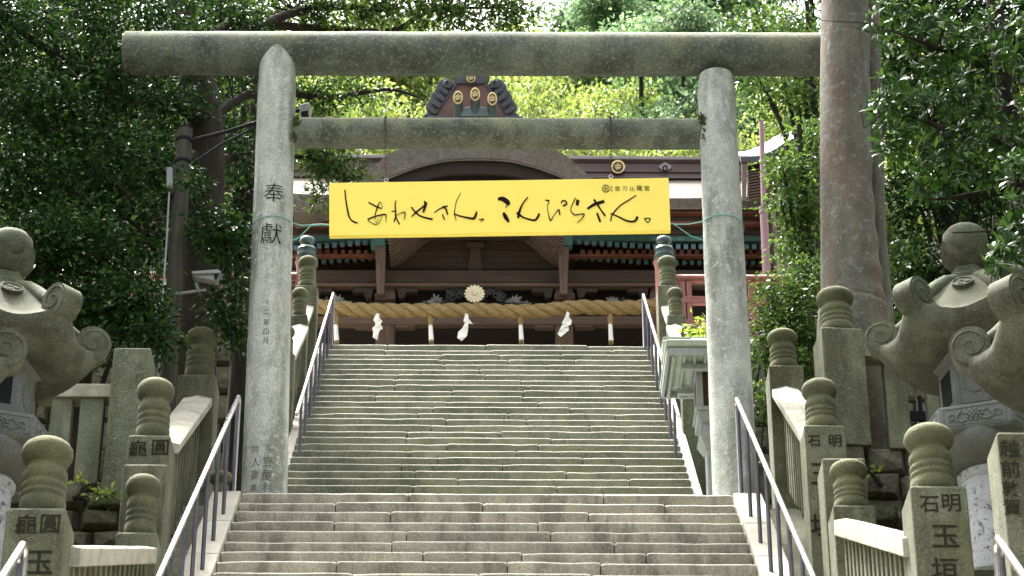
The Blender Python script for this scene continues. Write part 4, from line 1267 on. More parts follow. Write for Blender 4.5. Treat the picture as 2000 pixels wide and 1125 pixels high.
# karahafu: thick bark roof with an S-curved verge
outer = [(930, 281), (1010, 284), (1060, 289), (1095, 297), (1130, 325), (1160, 350), (1200, 378), (1245, 396), (1290, 404)]
inner = [(930, 309), (985, 311), (1022, 318), (1065, 331), (1108, 350), (1145, 378), (1185, 398), (1240, 410), (1290, 416)]
def mirror(p):
    return [(1860 - x, y) for x, y in reversed(p)][:-1]
OC = smoothpts(mirror(outer) + outer, 5)
IC = smoothpts(mirror(inner) + inner, 5)
YG = 44.2
GY = 38.9
fr_o = [at(x, y, GY) for x, y in OC]
fr_i = [at(x, y, GY) for x, y in IC]
bk_o = [p + Vector((0, 3.0, 0.5)) for p in fr_o]
bk_i = [p + Vector((0, 1.3, 0)) for p in fr_i]
MB().grid([fr_i, fr_o, bk_o, bk_i]).build('gable_roof', 'thatch', hall, smooth=50)
# verge boards under the thatch: a light lip, a dark line, then the barge board
ICb = [p for p in IC if abs(p[0] - 930) < 215]
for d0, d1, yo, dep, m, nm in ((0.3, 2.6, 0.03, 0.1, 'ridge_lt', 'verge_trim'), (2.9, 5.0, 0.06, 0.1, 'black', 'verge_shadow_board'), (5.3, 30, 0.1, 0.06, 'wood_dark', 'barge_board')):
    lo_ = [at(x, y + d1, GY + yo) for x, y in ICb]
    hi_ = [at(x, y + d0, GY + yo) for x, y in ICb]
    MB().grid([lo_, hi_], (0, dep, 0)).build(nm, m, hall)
lo_ = [at(x, y + 60, GY + 0.35) for x, y in ICb[8:-8]]
hi_ = [at(x, y + 4, GY + 0.35) for x, y in ICb[8:-8]]
MB().grid([lo_, hi_], (0, 0.05, 0)).build('gable_panel', 'wood_dark', hall)
# cap slab and ridge ornament
P('ridge_slab', [(848, 292), (1012, 292), (1000, 304), (862, 304)], YG - 0.3, 1.4, 'lead', 0.03)
P('ridge_base', [(835, 226), (1022, 226), (1012, 293), (848, 293)], YG - 0.05, 1.2, 'lead', 0.03)
orn = P('ridge_ornament', [(893, 162), (947, 162), (993, 228), (850, 228)], YG + 0.1, 0.35, 'rust_plate', 0.0)
fr = [((893, 164), (947, 164)), ((947, 164), (994, 229)), ((893, 164), (847, 229))]
for p, q in fr:
    MB().tube([at(*p, HY(YG + 0.1)), at(*q, HY(YG + 0.1))], 0.026, 6).build('ornament_frame', 'lead', orn)
P('ornament_head', [(886, 138), (954, 138), (956, 150), (950, 163), (890, 163), (884, 150)], YG + 0.02, 0.4, 'lead', 0.04, orn)
wing = [(852, 229), (826, 227), (835, 218), (831, 206), (839, 195), (842, 184), (849, 176), (853, 166), (858, 158), (868, 152), (879, 154), (886, 163), (893, 168)]
for s in (1, -1):
    f = (lambda q: q) if s > 0 else (lambda q: (1841 - q[0], q[1]))
    P('ornament_wing', [f(q) for q in wing], YG + 0.12, 0.3, 'lead', 0.03, orn)
    for k in range(15):
        r_ = k // 5
        u = (k % 5) / 4
        bx, by = 846 + u * 28 + r_ * 4, 216 - u * 50 + r_ * 3
        dx, dy = -13 + r_ * 2 + u * 3, -8 - u * 4
        mb = MB()
        mb.pxprism([f(q) for q in [(bx, by), (bx + dx * 0.4 + 2.5, by + dy * 0.6 - 3), (bx + dx, by + dy), (bx + dx * 0.5 - 3, by + dy * 0.2 + 2)]], HY(YG + 0.07 - 0.03 * r_), 0.05)
        mb.build('feather', 'lead', orn, bevel=0.01)
    c0 = f((874, 163))
    MB().tube([at(c0[0] + 8 * math.cos(a) * (1 - i / 26), c0[1] + 8 * math.sin(a) * (1 - i / 26), HY(YG + 0.03)) for i, a in enumerate(np.linspace(0, 8, 20))], 0.028, 7).build('wing_scroll', 'lead', orn, smooth=60)
def crest_disc(cx, cy, rx, ry, Y, parent, name='gilded_disc'):
    mb = MB()
    ring = [at(cx + rx * math.cos(a), cy + ry * math.sin(a), Y) for a in np.linspace(0, 2 * math.pi, 25)[:-1]]
    mb.prism(ring, (0, 0.035, 0))
    o = mb.build(name, 'gold', parent, bevel=0.006)
    mb = MB()
    ring = [at(cx + rx * 0.74 * math.cos(a), cy + ry * 0.74 * math.sin(a), Y - 0.008) for a in np.linspace(0, 2 * math.pi, 25)[:-1]]
    mb.prism(ring, (0, 0.012, 0))
    mb.build('disc_field', 'wood', o)
    mb = MB()
    glyph_flat(mb, '金', at(cx, cy, Y - 0.014), ry * 1.35 / ppm(cx, cy, Y), sx=0.85)
    mb.build('disc_emblem', 'gold', o)
    return o
for cx, cy in ((894.6, 190), (928, 183.5), (961.6, 192.5)):
    yq = HY(YG) - 0.28
    c0 = at(cx, cy, yq)
    tb = MB().tube([c0 + Vector((0, 0.03, -0.01)), c0 + Vector((0, 0.10, -0.08)), c0 + Vector((0, 0.18, -0.22)), c0 + Vector((0, 0.25, -0.42))], [0.085, 0.09, 0.09, 0.09], 14)
    o = tb.build('ridge_tube', 'verdigris', orn, smooth=50)
    crest_disc(cx, cy, 9.5, 13, yq - 0.02, o)
P('tube_base', [(892, 222), (905, 210), (928, 204), (950, 210), (966, 222), (966, 228), (892, 228)], YG - 0.3, 0.4, 'verdigris', 0.03, orn)
crest_disc(920, 152, 8.5, 9, HY(YG) - 0.06, orn)
# main roof
def zat(py, Y):
    return at(930, py, Y).z
YE, YRG = 45.0, 50.6
ye, yr = HY(YE), HY(YRG)
xl, xr = at(500, 400, ye).x, at(1560, 400, ye).x
rows = []
for k in range(9):
    u = k / 8
    y = ye + (yr - ye) * u
    z = zat(386, ye) + (zat(345, yr) - zat(386, ye)) * (u ** 1.1)
    rows.append([(xl + (xr - xl) * j / 24, y, z + 0.12 * abs(j / 12 - 1) ** 4 * (1 - u)) for j in range(25)])
MB().grid(rows, (0, 0.0, zat(408, ye) - zat(386, ye))).build('main_roof', 'thatch', hall)
MB().box(xl + 0.02, xr - 0.02, ye + 0.05, ye + 0.35, zat(414, ye + 0.05), zat(409, ye + 0.05)).build('eave_trim', 'wood_red', hall)
P('eave_soffit', rect(500, 409, 1560, 431), YE + 0.32, 0.8, 'wood')
P('eave_red_fillet', rect(500, 431.5, 1560, 438), YE + 0.28, 0.7, 'wood_red')
P('eave_board', rect(500, 438.5, 1560, 456), YE + 0.5, 0.6, 'wood')
P('copper_fascia', rect(560, 456.5, 765, 470), YE + 0.62, 0.3, 'copper')
P('copper_fascia', rect(1096, 456.5, 1540, 470), YE + 0.62, 0.3, 'copper')
# ridge box
rg = MB().box(at(640, 320, yr).x - 2.6, at(1450, 320, yr).x, yr - 0.25, yr + 0.3, zat(350, yr - .25), zat(306, yr - .25)).build('ridge_box', 'ridge', hall)
for y0, y1, pr in ((303, 309, 0.33), (312, 315, 0.28), (331, 334, 0.28), (342, 346, 0.31)):
    MB().box(at(640, 320, yr).x - 2.65, at(1450, 320, yr).x + 0.03, yr - pr, yr + pr, zat(y1, yr - pr), zat(y0, yr - pr)).build('ridge_moulding', 'ridge_lt' if y0 == 303 else 'ridge', rg, bevel=0.006)
crest_disc(1207, 325.5, 14, 13, yr - 0.37, rg)
P('quatrefoil_plate', smoothpts([(1287, 326), (1292, 320), (1299, 317), (1306, 320), (1312, 326), (1306, 331), (1299, 334), (1292, 331)], 4, True), YRG - 0.6, 0.08, 'ridge_lt', 0.0, rg)
MB().tube([at(1299 + 4 * math.cos(a), 329 + 5 * math.sin(a), yr - 0.38) for a in np.linspace(0, 6.28, 14)], 0.016, 6).build('ring_pull', 'black', rg)
# rafter tips with copper caps, two tiers, and the bracket blocks between them
def rafters(xs, yfun, Y, size, nm='rafter'):
    for x in xs:
        y = yfun(x)
        p = at(x, y, HY(Y))
        h = size / 2 / ppm(x, y, HY(Y))
        r_ = MB().obox((p.x, HY(Y) + 0.42, p.z + 0.20), (h, 0, 0), (0, 0.40, 0.20), (0, 0, h * 1.15)).build(nm, 'wood_red', hall)
        MB().obox((p.x, HY(Y), p.z), (h * 1.05, 0, 0), (0, 0.012, 0), (0, 0, h * 1.25)).build('rafter_cap', random.choice(['copper_blue', 'copper', 'copper_blue']) if nm == 'rafter' else 'copper_dark', r_, bevel=0.006)
f_l = lambda x: 470 + ((752 - x) / 150) ** 1.0 * 12 + 0.0
f_r = lambda x: 470 + max(0, (x - 1115) / 150) ** 0.8 * 11
rafters(np.arange(744, 560, -15.1), f_l, YE + 0.55, 8.6)
rafters(np.arange(1131, 1540, 14.9), lambda x: min(f_r(x), 482), YE + 0.55, 8.6)
rafters(np.arange(738, 560, -15.1), lambda x: f_l(x) + 31, YE + 1.0, 8.0, 'lower_rafter')
rafters(np.arange(1128, 1540, 14.9), lambda x: min(f_r(x), 482) + 31, YE + 1.0, 8.0, 'lower_rafter')
for xs in (np.arange(730, 560, -15.1), np.arange(1138, 1540, 14.9)):
    for x in xs:
        P('bracket_arm', [(x - 3.5, 488), (x + 3.5, 488), (x + 5.5, 500), (x - 5.5, 500)], YE + 0.85, 0.3, 'wood_red')
P('purlin', rect(560, 496, 738, 500), YE + 0.8, 0.25, 'wood_red')
P('purlin', rect(1112, 496, 1540, 500), YE + 0.8, 0.25, 'wood_red')
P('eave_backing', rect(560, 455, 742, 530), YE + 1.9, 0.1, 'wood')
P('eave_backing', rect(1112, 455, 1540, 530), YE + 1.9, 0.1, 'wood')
# corner roof of the side wing
sw = thing('side_pavilion', (at(1560, 600, 38.6).x, 38.6, Z_TOP), 'side pavilion with upswept grey roof and slatted gable behind the bushes', 'pavilion')
mb = MB()
ups = smoothpts([(1447, 305), (1480, 304), (1510, 293), (1545, 272), (1590, 262), (1700, 260)], 5)
mb.grid([[at(x, y + 11, 38.3) for x, y in ups], [at(x, y, 38.3) for x, y in ups], [at(x, y, 38.3) + Vector((0, 1.8, 1.25)) for x, y in ups]], (0, 0.12, 0.06))
mb.build('roof', 'lead', sw)
MB().pxprism([(1449, 312), (1460, 316), (1457, 393), (1450, 390)], 38.33, 0.1).build('gable_frame', 'ridge', sw)
MB().pxprism([(1461, 324), (1520, 310), (1520, 372), (1459, 394)], 38.5, 0.05).build('gable_backing', 'wood_dark', sw)
for k in range(11):
    y = 328 + k * 5.6
    MB().pxprism([(1462, y + 4), (1505, y - 3), (1505, y - 0.4), (1462, y + 6.6)], 38.4, 0.07).build('slat', 'wood_grey', sw)
MB().pxprism(rect(1516, 358, 1580, 410), 38.7, 0.05).build('plaster_panel', 'plaster', sw)
for x in (1514, 1536, 1558, 1578):
    MB().pxprism(rect(x, 356, x + 3, 412), 38.65, 0.04).build('mullion', 'wood_grey', sw)
MB().pxprism(rect(1514, 372, 1581, 375), 38.6, 0.03).build('transom', 'wood_grey', sw)
MB().pxprism(rect(1522, 470, 1560, 560), 38.6, 0.1).build('weathered_panel', 'wood_grey', sw)
a, b_ = at(1515, 412, 38.8), at(1680, 412, 38.8)
MB().box(a.x, b_.x, 38.8, 40.0, Z_TOP - 0.02, at(1515, 300, 38.8).z).build('wall', 'wood', sw)
# drainpipe
dp = thing('drainpipe', (at(1496, 560, 37.6).x, 37.6, Z_TOP), 'tall mauve painted pipe standing beside the torii pillar', 'pipe')
t0, t1, t2 = at(1487, 238, 37.6), at(1492, 412, 37.6), at(1497, 580, 37.6)
t2.z = Z_TOP - 0.02
MB().tube([t0, t1], 0.043, 14).build('upper_pipe', 'drain', dp, smooth=50)
MB().tube([t1 - Vector((0, 0, -0.02)), t2], 0.070, 16).build('lower_pipe', 'drain', dp, smooth=50)
MB().tube([t1 + Vector((0, 0, 0.07)), t1 - Vector((0, 0, 0.06))], 0.083, 16).build('collar', 'drain', dp, smooth=50)

# ------------------------------------------------------------------ straw rope, tassels, paper streamers
YROPE = 39.75
rp = thing('straw_rope', at(948, 605, YROPE), 'thick twisted straw rope slung across the front of the shrine hall', 'rope')
ctr = smoothpts([(560, 590), (640, 600), (720, 606), (830, 607), (930, 606), (1000, 609), (1060, 607), (1130, 600), (1200, 602), (1270, 598), (1330, 588)], 30)
cp = [at(x, y, YROPE) for x, y in ctr]
arc = 0
acc = [0]
for i in range(1, len(cp)):
    arc += (cp[i] - cp[i - 1]).length
    acc.append(arc)
for s in range(3):
    pts, rr = [], []
    for i, p in enumerate(cp):
        t_ = (cp[min(i + 1, len(cp) - 1)] - cp[max(i - 1, 0)]).normalized()
        u = Vector((0, 1, 0)); w_ = t_.cross(u)
        a = acc[i] / 0.78 * 2 * math.pi + s * 2 * math.pi / 3
        pts.append(p + (u * math.cos(a) + w_ * math.sin(a)) * 0.068)
        rr.append(0.068 * random.uniform(0.95, 1.05))
    MB().tube(pts, rr, 12).build('strand', 'straw', rp, smooth=70)
mb = MB()
for k in range(900):
    i = random.randrange(10, len(cp) - 10)
    a = random.uniform(0, 6.28)
    p = cp[i] + Vector((random.uniform(-0.03, 0.03), math.cos(a) * 0.125, math.sin(a) * 0.125))
    q = p + Vector((random.uniform(-0.09, 0.09), math.cos(a) * 0.03, math.sin(a) * random.uniform(0.0, 0.04) - 0.01))
    mb.tube([p, q], [0.003, 0.0012], 3, cap=False)
struct(mb.build('stray_straw', 'straw', rp), 'stuff')
TL = ('under the first carved flower', 'beside the wide column', 'between the crest and the second column', 'beyond the second column')
for k, (x, y0, y1) in enumerate(((656, 611, 672), (841, 613, 671), (1017, 613, 671), (1192, 609, 672))):
    tt = thing('straw_tassel', at(x, y1, YROPE), 'straw tassel wrapped in white paper hanging from rope %s' % TL[k], 'tassel', 'tassels on the straw rope')
    ym = y0 + (y1 - y0) * 0.40
    mb = MB()
    for j in range(9):
        a = 2 * math.pi * j / 9
        o_ = Vector((0.028 * math.cos(a), 0.028 * math.sin(a), 0))
        mb.tube([at(x, y0, YROPE) + o_ * 0.4, at(x, y0 + 12, YROPE) + o_ * 1.5, at(x, ym, YROPE) + o_ * 0.8], 0.013, 6)
    mb.build('straw_loop', 'straw', tt, smooth=60)
    pt, pb2 = at(x, ym, YROPE), at(x + 1.5, y1 - 6, YROPE)
    MB().tube([pt, pt.lerp(pb2, 0.5), pb2], [0.036, 0.04, 0.045], 10).build('paper_wrap', 'paper', tt, smooth=50)
    mb = MB()
    for j in range(12):
        a = 2 * math.pi * j / 12
        o_ = Vector((0.028 * math.cos(a), 0.028 * math.sin(a), 0))
        mb.tube([pb2 + o_, at(x + 1.5, y1, YROPE) + o_ * 1.5], 0.008, 5)
    mb.build('straw_tip', 'straw', tt)
SH = [([(735, 612), (741, 612), (741, 621), (747, 627), (743, 633), (748, 641), (741, 646), (737, 664), (728, 659), (729, 650), (727, 641), (733, 635), (732, 628), (729, 625)], 'before the wide column'),
      ([(908, 611), (914, 613), (915, 622), (924, 633), (915, 631), (914, 645), (912, 656), (902, 666), (893, 660), (895, 648), (903, 641), (908, 631), (905, 627), (907, 620)], 'below the gold crest'),
      ([(1107, 608), (1113, 611), (1111, 618), (1117, 626), (1115, 634), (1110, 636), (1111, 645), (1101, 650), (1095, 658), (1089, 652), (1093, 643), (1099, 633), (1097, 631), (1103, 621)], 'before the second column')]
for pts, where in SH:
    Y_ = YROPE - 0.15
    n = len(pts)
    c_ = (sum(p[0] for p in pts) / n, sum(p[1] for p in pts) / n)
    mb = MB()
    vs = [at(x, y, Y_ + (0.025 if i % 2 else -0.025)) for i, (x, y) in enumerate(pts)]
    # folded strips: zig-zag between the two edges
    h_ = n // 2
    left = [vs[0]] + list(reversed(vs[h_ + 1:]))
    right = vs[1:h_ + 1]
    kk = min(len(left), len(right))
    mb.grid([left[:kk], right[:kk]], (0, 0.004, 0))
    tag(mb.build('paper_streamer', 'paper'), 'folded white paper streamer hanging from the straw rope %s' % where, 'paper streamer', 'paper streamers on the straw rope')
# ------------------------------------------------------------------ utility pole and camera
YP = 24.9
up_ = thing('utility_pole', at(328, 760, YP), 'old mossy wooden utility pole with lamp arm beside the evergreen tree', 'utility pole')
tp, bt = at(361, 254, YP), at(327, 800, YP)
bt.z = zL - 0.1
MB().tube([bt, bt.lerp(tp, 0.5), tp], [0.10, 0.095, 0.088], 16).build('shaft', 'pole', up_, smooth=50)
MB().lathe([(0.092, 0), (0.095, 0.015), (0.04, 0.035)], tp, 16).build('pole_cap', 'black', up_)
for y in (275, 318):
    c = bt.lerp(tp, (at(361, y, YP).z - bt.z) / (tp.z - bt.z))
    MB().lathe([(0.098, -0.02), (0.102, -0.015), (0.102, 0.015), (0.098, 0.02)], c, 16).build('steel_band', 'black', up_)
MB().tube([at(370, 275, YP - 0.05), at(440, 258, YP + 0.2), at(497, 240, YP + 0.42), at(560, 222, YP + 0.5), at(590, 214, YP + 0.5)], 0.024, 8).build('lamp_arm', 'black', up_, smooth=60)
MB().tube([at(372, 322, YP - 0.05), at(430, 283, YP + 0.18), at(500, 248, YP + 0.43)], 0.015, 8).build('arm_brace', 'black', up_, smooth=60)
MB().pxprism([(584, 203), (603, 198), (608, 206), (604, 221), (586, 223)], YP + 0.42, 0.18).build('lamp_head', 'lantern_frame', up_, bevel=0.02)
MB().pxprism([(588, 218), (602, 216), (602, 222), (589, 224)], YP + 0.41, 0.14).build('lamp_glass', 'black', up_)
MB().pxprism([(325, 326), (337, 326), (337, 366), (325, 366)], YP - 0.16, 0.14).build('junction_box', 'white_metal', up_, bevel=0.01)
MB().tube([at(331, 366, YP - 0.1), at(325, 480, YP - 0.14), at(316, 600, YP - 0.15), at(308, 760, YP - 0.15)], 0.011, 8).build('conduit', 'lantern_frame', up_, smooth=60)
sc_ = thing('security_camera', at(352, 575, YP - 0.15), 'white weatherproof security camera on a short arm from the wooden pole', 'camera')
MB().tube([at(346, 574, YP - 0.12), at(402, 566, YP - 0.2)], 0.015, 8).build('arm', 'white_metal', sc_)
MB().tube([at(388, 568, YP - 0.2), at(382, 552, YP - 0.2)], 0.016, 8).build('bracket', 'white_metal', sc_)
MB().pxprism([(378, 532), (424, 529), (428, 532), (425, 546), (419, 548), (380, 540)], YP - 0.3, 0.11).build('housing', 'white_metal', sc_, bevel=0.008)
MB().pxprism([(374, 530), (424, 526), (432, 530), (431, 532), (376, 534)], YP - 0.33, 0.17).build('sun_hood', 'white_metal', sc_)
MB().pxprism([(418, 534), (427, 533), (424, 545), (419, 546)], YP - 0.305, 0.1).build('lens_window', 'black', sc_)

# ------------------------------------------------------------------ leaves
def leaf_object(name, Pn, Dn, Nn, Ln, Wn, material, parent=None, loc=None, whorl=False):
    """one mesh of folded leaves; Pn base points, Dn directions, Nn normals (numpy arrays)"""
    o0 = np.array(ORG[parent.name]) if parent is not None else np.array(loc)
    n = len(Pn)
    D = Dn / np.linalg.norm(Dn, axis=1, keepdims=True)
    S = np.cross(D, Nn)
    S /= np.linalg.norm(S, axis=1, keepdims=True) + 1e-9
    U = np.cross(S, D)
    L_ = Ln[:, None]; W_ = Wn[:, None]
    base = Pn - o0
    if whorl:
        k = 6
        V = np.stack([base, base + D * L_ * 0.35 + S * W_ * 0.42 + U * W_ * 0.15, base + D * L_ * 0.72 + S * W_ * 0.5 + U * W_ * 0.12, base + D * L_ - U * L_ * 0.10,
                      base + D * L_ * 0.72 - S * W_ * 0.5 + U * W_ * 0.12, base + D * L_ * 0.35 - S * W_ * 0.42 + U * W_ * 0.15], axis=1)
        fi = np.array([[0, 1, 5], [1, 2, 4], [1, 4, 5], [2, 3, 4]])
    else:
        k = 4
        V = np.stack([base, base + D * L_ * 0.45 + S * W_ * 0.5 + U * W_ * 0.18, base + D * L_ - U * L_ * 0.12, base + D * L_ * 0.45 - S * W_ * 0.5 + U * W_ * 0.18], axis=1)
        fi = np.array([[0, 1, 2], [0, 2, 3]])
    me = bpy.data.meshes.new(name)
    nt = len(fi)
    me.vertices.add(n * k)
    me.vertices.foreach_set('co', V.reshape(-1).astype(np.float32))
    F = (np.arange(n)[:, None, None] * k + fi[None]).reshape(-1)
    me.loops.add(n * nt * 3)
    me.loops.foreach_set('vertex_index', F.astype(np.int32))
    me.polygons.add(n * nt)
    me.polygons.foreach_set('loop_start', (np.arange(n * nt) * 3).astype(np.int32))
    me.update(calc_edges=True)
    me.materials.append(M[material])
    o = bpy.data.objects.new(name, me)
    COL.objects.link(o)
    o.parent = parent
    if parent is None:
        o.location = loc
    ORG[o.name] = Vector(o0)
    return o

def leaf_cloud(blobs, leaf, wide, per, cl_r, flat=0.55, droop=0.25, up=1.0):
    """blobs: (centre, (rx, ry, rz), number of twig clusters) -> arrays"""
    Ps, Ds, Ns, C = [], [], [], []
    for c, r, ncl in blobs:
        c = np.array(c); r = np.array(r)
        u = RNG.normal(size=(ncl, 3))
        u /= np.linalg.norm(u, axis=1, keepdims=True)
        cl = c + u * r * (RNG.random((ncl, 1)) ** 0.42)
        C.append(cl)
        q = np.repeat(cl, per, axis=0)
        off = RNG.normal(size=q.shape) * cl_r * np.array([1, 1, flat])
        d = off / (np.linalg.norm(off, axis=1, keepdims=True) + 1e-6) + RNG.normal(size=q.shape) * 0.45
        d[:, 2] -= droop
        n_ = RNG.normal(size=q.shape) * 0.55
        n_[:, 2] += up
        Ps.append(q + off); Ds.append(d); Ns.append(n_)
    Pn, Dn, Nn = map(np.concatenate, (Ps, Ds, Ns))
    n = len(Pn)
    s = RNG.uniform(0.55, 1.4, n)
    return Pn, Dn, Nn, leaf * s, wide * s * RNG.uniform(0.8, 1.15, n), np.concatenate(C)

def whorl_cloud(blobs, leaf, wide, per):
    Ps, Ds, Ns = [], [], []
    for c, r, ncl in blobs:
        c = np.array(c); r = np.array(r)
        u = RNG.normal(size=(ncl, 3))
        u /= np.linalg.norm(u, axis=1, keepdims=True)
        cl = c + u * r * (RNG.random((ncl, 1)) ** 0.42)
        ax = u + np.array([0, -0.2, 0.6]) + RNG.normal(size=u.shape) * 0.3
        ax /= np.linalg.norm(ax, axis=1, keepdims=True)
        for i in range(ncl):
            a = ax[i]
            s = np.cross(a, [0.3, 0.8, 0.5]); s /= np.linalg.norm(s)
            t_ = np.cross(a, s)
            th = np.linspace(0, 2 * np.pi, per, endpoint=False) + RNG.random(per) * 0.5
            el = RNG.uniform(0.1, 1.0, per)
            d = np.cos(th)[:, None] * s + np.sin(th)[:, None] * t_ + el[:, None] * a
            Ps.append(np.repeat(cl[i][None], per, 0) + d * 0.015); Ds.append(d); Ns.append(np.repeat(a[None], per, 0) + RNG.normal(size=(per, 3)) * 0.2)
    Pn, Dn, Nn = map(np.concatenate, (Ps, Ds, Ns))
    n = len(Pn)
    s = RNG.uniform(0.65, 1.2, n)
    return Pn, Dn, Nn, leaf * s, wide * s

def limb(parent, pts, r0, r1, material='bark', n=9, name='limb'):
    sp = smoothpts([tuple(p) for p in pts], 6)
    k = len(sp)
    m = MB().tube([Vector(p) + Vector((random.gauss(0, 1), random.gauss(0, 1), 0)) * r1 * 0.25 for p in sp], [r0 + (r1 - r0) * i / (k - 1) for i in range(k)], n)
    return m.build(name, material, parent, smooth=60)

LS = 0.70           # leaf and branch scale
def YM(Y):
    return Y + (2.2 if Y > 20 else 3.0)
def B(px, py, Y, rx, ry, rz, n):
    return (tuple(at(px, py, YM(Y))), (rx * LS, ry * LS, rz * LS * 1.05), n)
def AT(px, py, Y):
    return at(px, py, YM(Y))

def twigs(parent, C, hub, k, r=0.012):
    """thin branchlets from a hub line to some of the leaf clusters, joined as one part"""
    m = MB()
    idx = RNG.choice(len(C), min(k, len(C)), replace=False)
    hubs = np.array([tuple(h) for h in hub])
    for i in idx:
        c = C[i]
        j = np.argmin(np.linalg.norm(hubs - c, axis=1))
        h = hubs[j]
        if np.linalg.norm(h - c) > 0.9:
            continue
        mid = (c + h) / 2 + RNG.normal(size=3) * 0.15 + np.array([0, 0, 0.12])
        m.tube([h, mid, c], [r * 1.6, r, r * 0.4], 5, cap=False)
    return struct(m.build('twig', 'bark', parent), 'stuff')

# --- evergreen on the left, spreading over the torii
lt = thing('evergreen_tree', AT(372, 760, 25.0), 'big dark evergreen tree spreading over the stone fence and the torii beam', 'tree')
hubs = []
def L3(parent, arr, r0, r1):
    pts = [AT(*a) for a in arr]
    limb(parent, pts, r0 * LS, r1 * LS)
    for p in smoothpts([tuple(p) for p in pts], 5):
        hubs.append(p)
b0 = AT(380, 760, 25.0); b0.z = zL - 0.2
MB().tube(smoothpts([tuple(b0), tuple(AT(385, 560, 25.0)), tuple(AT(400, 330, 25.0)), tuple(AT(395, 200, 25.0)), tuple(AT(360, 60, 25.0)), tuple(AT(335, -150, 25.0))], 6), [0.30 - 0.0045 * i for i in range(31)], 16).build('trunk', 'bark', lt, smooth=60)
L3(lt, [(398, 230, 25.0), (330, 200, 24.5), (240, 190, 23.8), (110, 110, 23.0), (0, 30, 22.5)], 0.17, 0.05)
L3(lt, [(400, 300, 25.0), (300, 330, 24.2), (200, 260, 23.4), (90, 180, 22.8)], 0.15, 0.04)
L3(lt, [(396, 150, 25.0), (440, 90, 25.6), (520, 45, 26.4), (620, 15, 27.0), (760, 20, 27.0)], 0.16, 0.04)
L3(lt, [(380, 110, 25.0), (450, 50, 26.0), (620, 55, 27.2), (760, 60, 27.4), (850, 20, 27.2), (1000, 15, 27.0)], 0.12, 0.02)
L3(lt, [(400, 340, 25.0), (330, 420, 24.2), (230, 470, 23.2), (120, 470, 22.5)], 0.13, 0.03)
L3(lt, [(398, 240, 25.2), (500, 180, 26.5), (640, 190, 27.4), (760, 175, 27.6), (830, 195, 27.8)], 0.10, 0.015)
L3(lt, [(402, 320, 25.2), (500, 300, 26.5), (600, 310, 27.0), (690, 350, 27.0)], 0.09, 0.015)
L3(lt, [(250, 400, 23.4), (230, 500, 22.6), (250, 620, 22.2)], 0.08, 0.02)
bl = [B(30, 60, 22.6, 1.1, 0.8, 0.8, 90), B(180, 30, 23.4, 1.1, 0.9, 0.8, 90), B(320, 60, 24.0, 1.0, 0.9, 0.8, 70), B(-120, 150, 22.3, 1.1, 0.9, 1.2, 60),
      B(60, 210, 22.4, 1.0, 0.8, 0.8, 90), B(210, 170, 23.2, 1.0, 0.8, 0.7, 85), B(330, 210, 24.4, 0.8, 0.7, 0.6, 55),
      B(40, 350, 22.2, 0.9, 0.8, 0.7, 80), B(190, 330, 22.8, 1.0, 0.8, 0.7, 85), B(300, 350, 24.2, 0.7, 0.6, 0.6, 45),
      B(130, 470, 22.0, 1.0, 0.8, 0.55, 85), B(240, 470, 23.0, 0.8, 0.7, 0.6, 65), B(70, 560, 22.3, 0.9, 0.7, 0.5, 60), B(240, 600, 22.0, 0.75, 0.6, 0.55, 70), B(300, 660, 22.0, 0.35, 0.4, 0.25, 18), B(150, 640, 22.4, 0.7, 0.6, 0.5, 50),
      B(425, 440, 22.6, 0.36, 0.4, 0.35, 26), B(445, 490, 22.9, 0.35, 0.35, 0.22, 20), B(440, 590, 23.4, 0.30, 0.4, 0.5, 24), B(455, 640, 23.3, 0.22, 0.3, 0.4, 14), B(350, 350, 23.9, 0.4, 0.4, 0.3, 16), B(375, 360, 22.2, 0.18, 0.2, 0.12, 5),
      B(440, 130, 26.0, 0.9, 0.8, 0.6, 40), B(455, 300, 26.0, 0.5, 0.6, 0.7, 26), B(450, 40, 26.0, 0.9, 0.8, 0.5, 40)]
Pn, Dn, Nn, Ln, Wn, C = leaf_cloud(bl, 0.105 * LS, 0.058 * LS, 30, 0.15 * LS)
leaf_object('crown', Pn, Dn, Nn, Ln, Wn, 'leaf_dark', lt)
twigs(lt, C, hubs, 300)
bl = [B(560, 20, 27.0, 1.0, 0.8, 0.4, 46), B(680, 15, 27.0, 1.0, 0.8, 0.4, 44), B(800, 15, 27.0, 1.0, 0.8, 0.38, 44), B(910, 20, 27.0, 0.9, 0.8, 0.4, 42), B(1000, 22, 27.0, 0.5, 0.6, 0.33, 30), B(860, -60, 27.0, 1.6, 1, 0.4, 50),
      B(620, 185, 27.4, 0.6, 0.6, 0.3, 26), B(700, 180, 27.6, 0.5, 0.5, 0.25, 14), B(640, 230, 27.4, 0.4, 0.5, 0.3, 10),
      B(620, 310, 27.0, 0.40, 0.5, 0.40, 26), B(660, 340, 27.0, 0.35, 0.4, 0.16, 12), B(690, 345, 27.0, 0.22, 0.3, 0.08, 6), B(620, 380, 27.0, 0.3, 0.4, 0.2, 8)]
Pn, Dn, Nn, Ln, Wn, C = leaf_cloud(bl, 0.12 * LS, 0.055 * LS, 26, 0.15 * LS)
leaf_object('overhanging_crown', Pn, Dn, Nn, Ln, Wn, 'leaf_mid', lt)
twigs(lt, C, hubs, 160, 0.01)

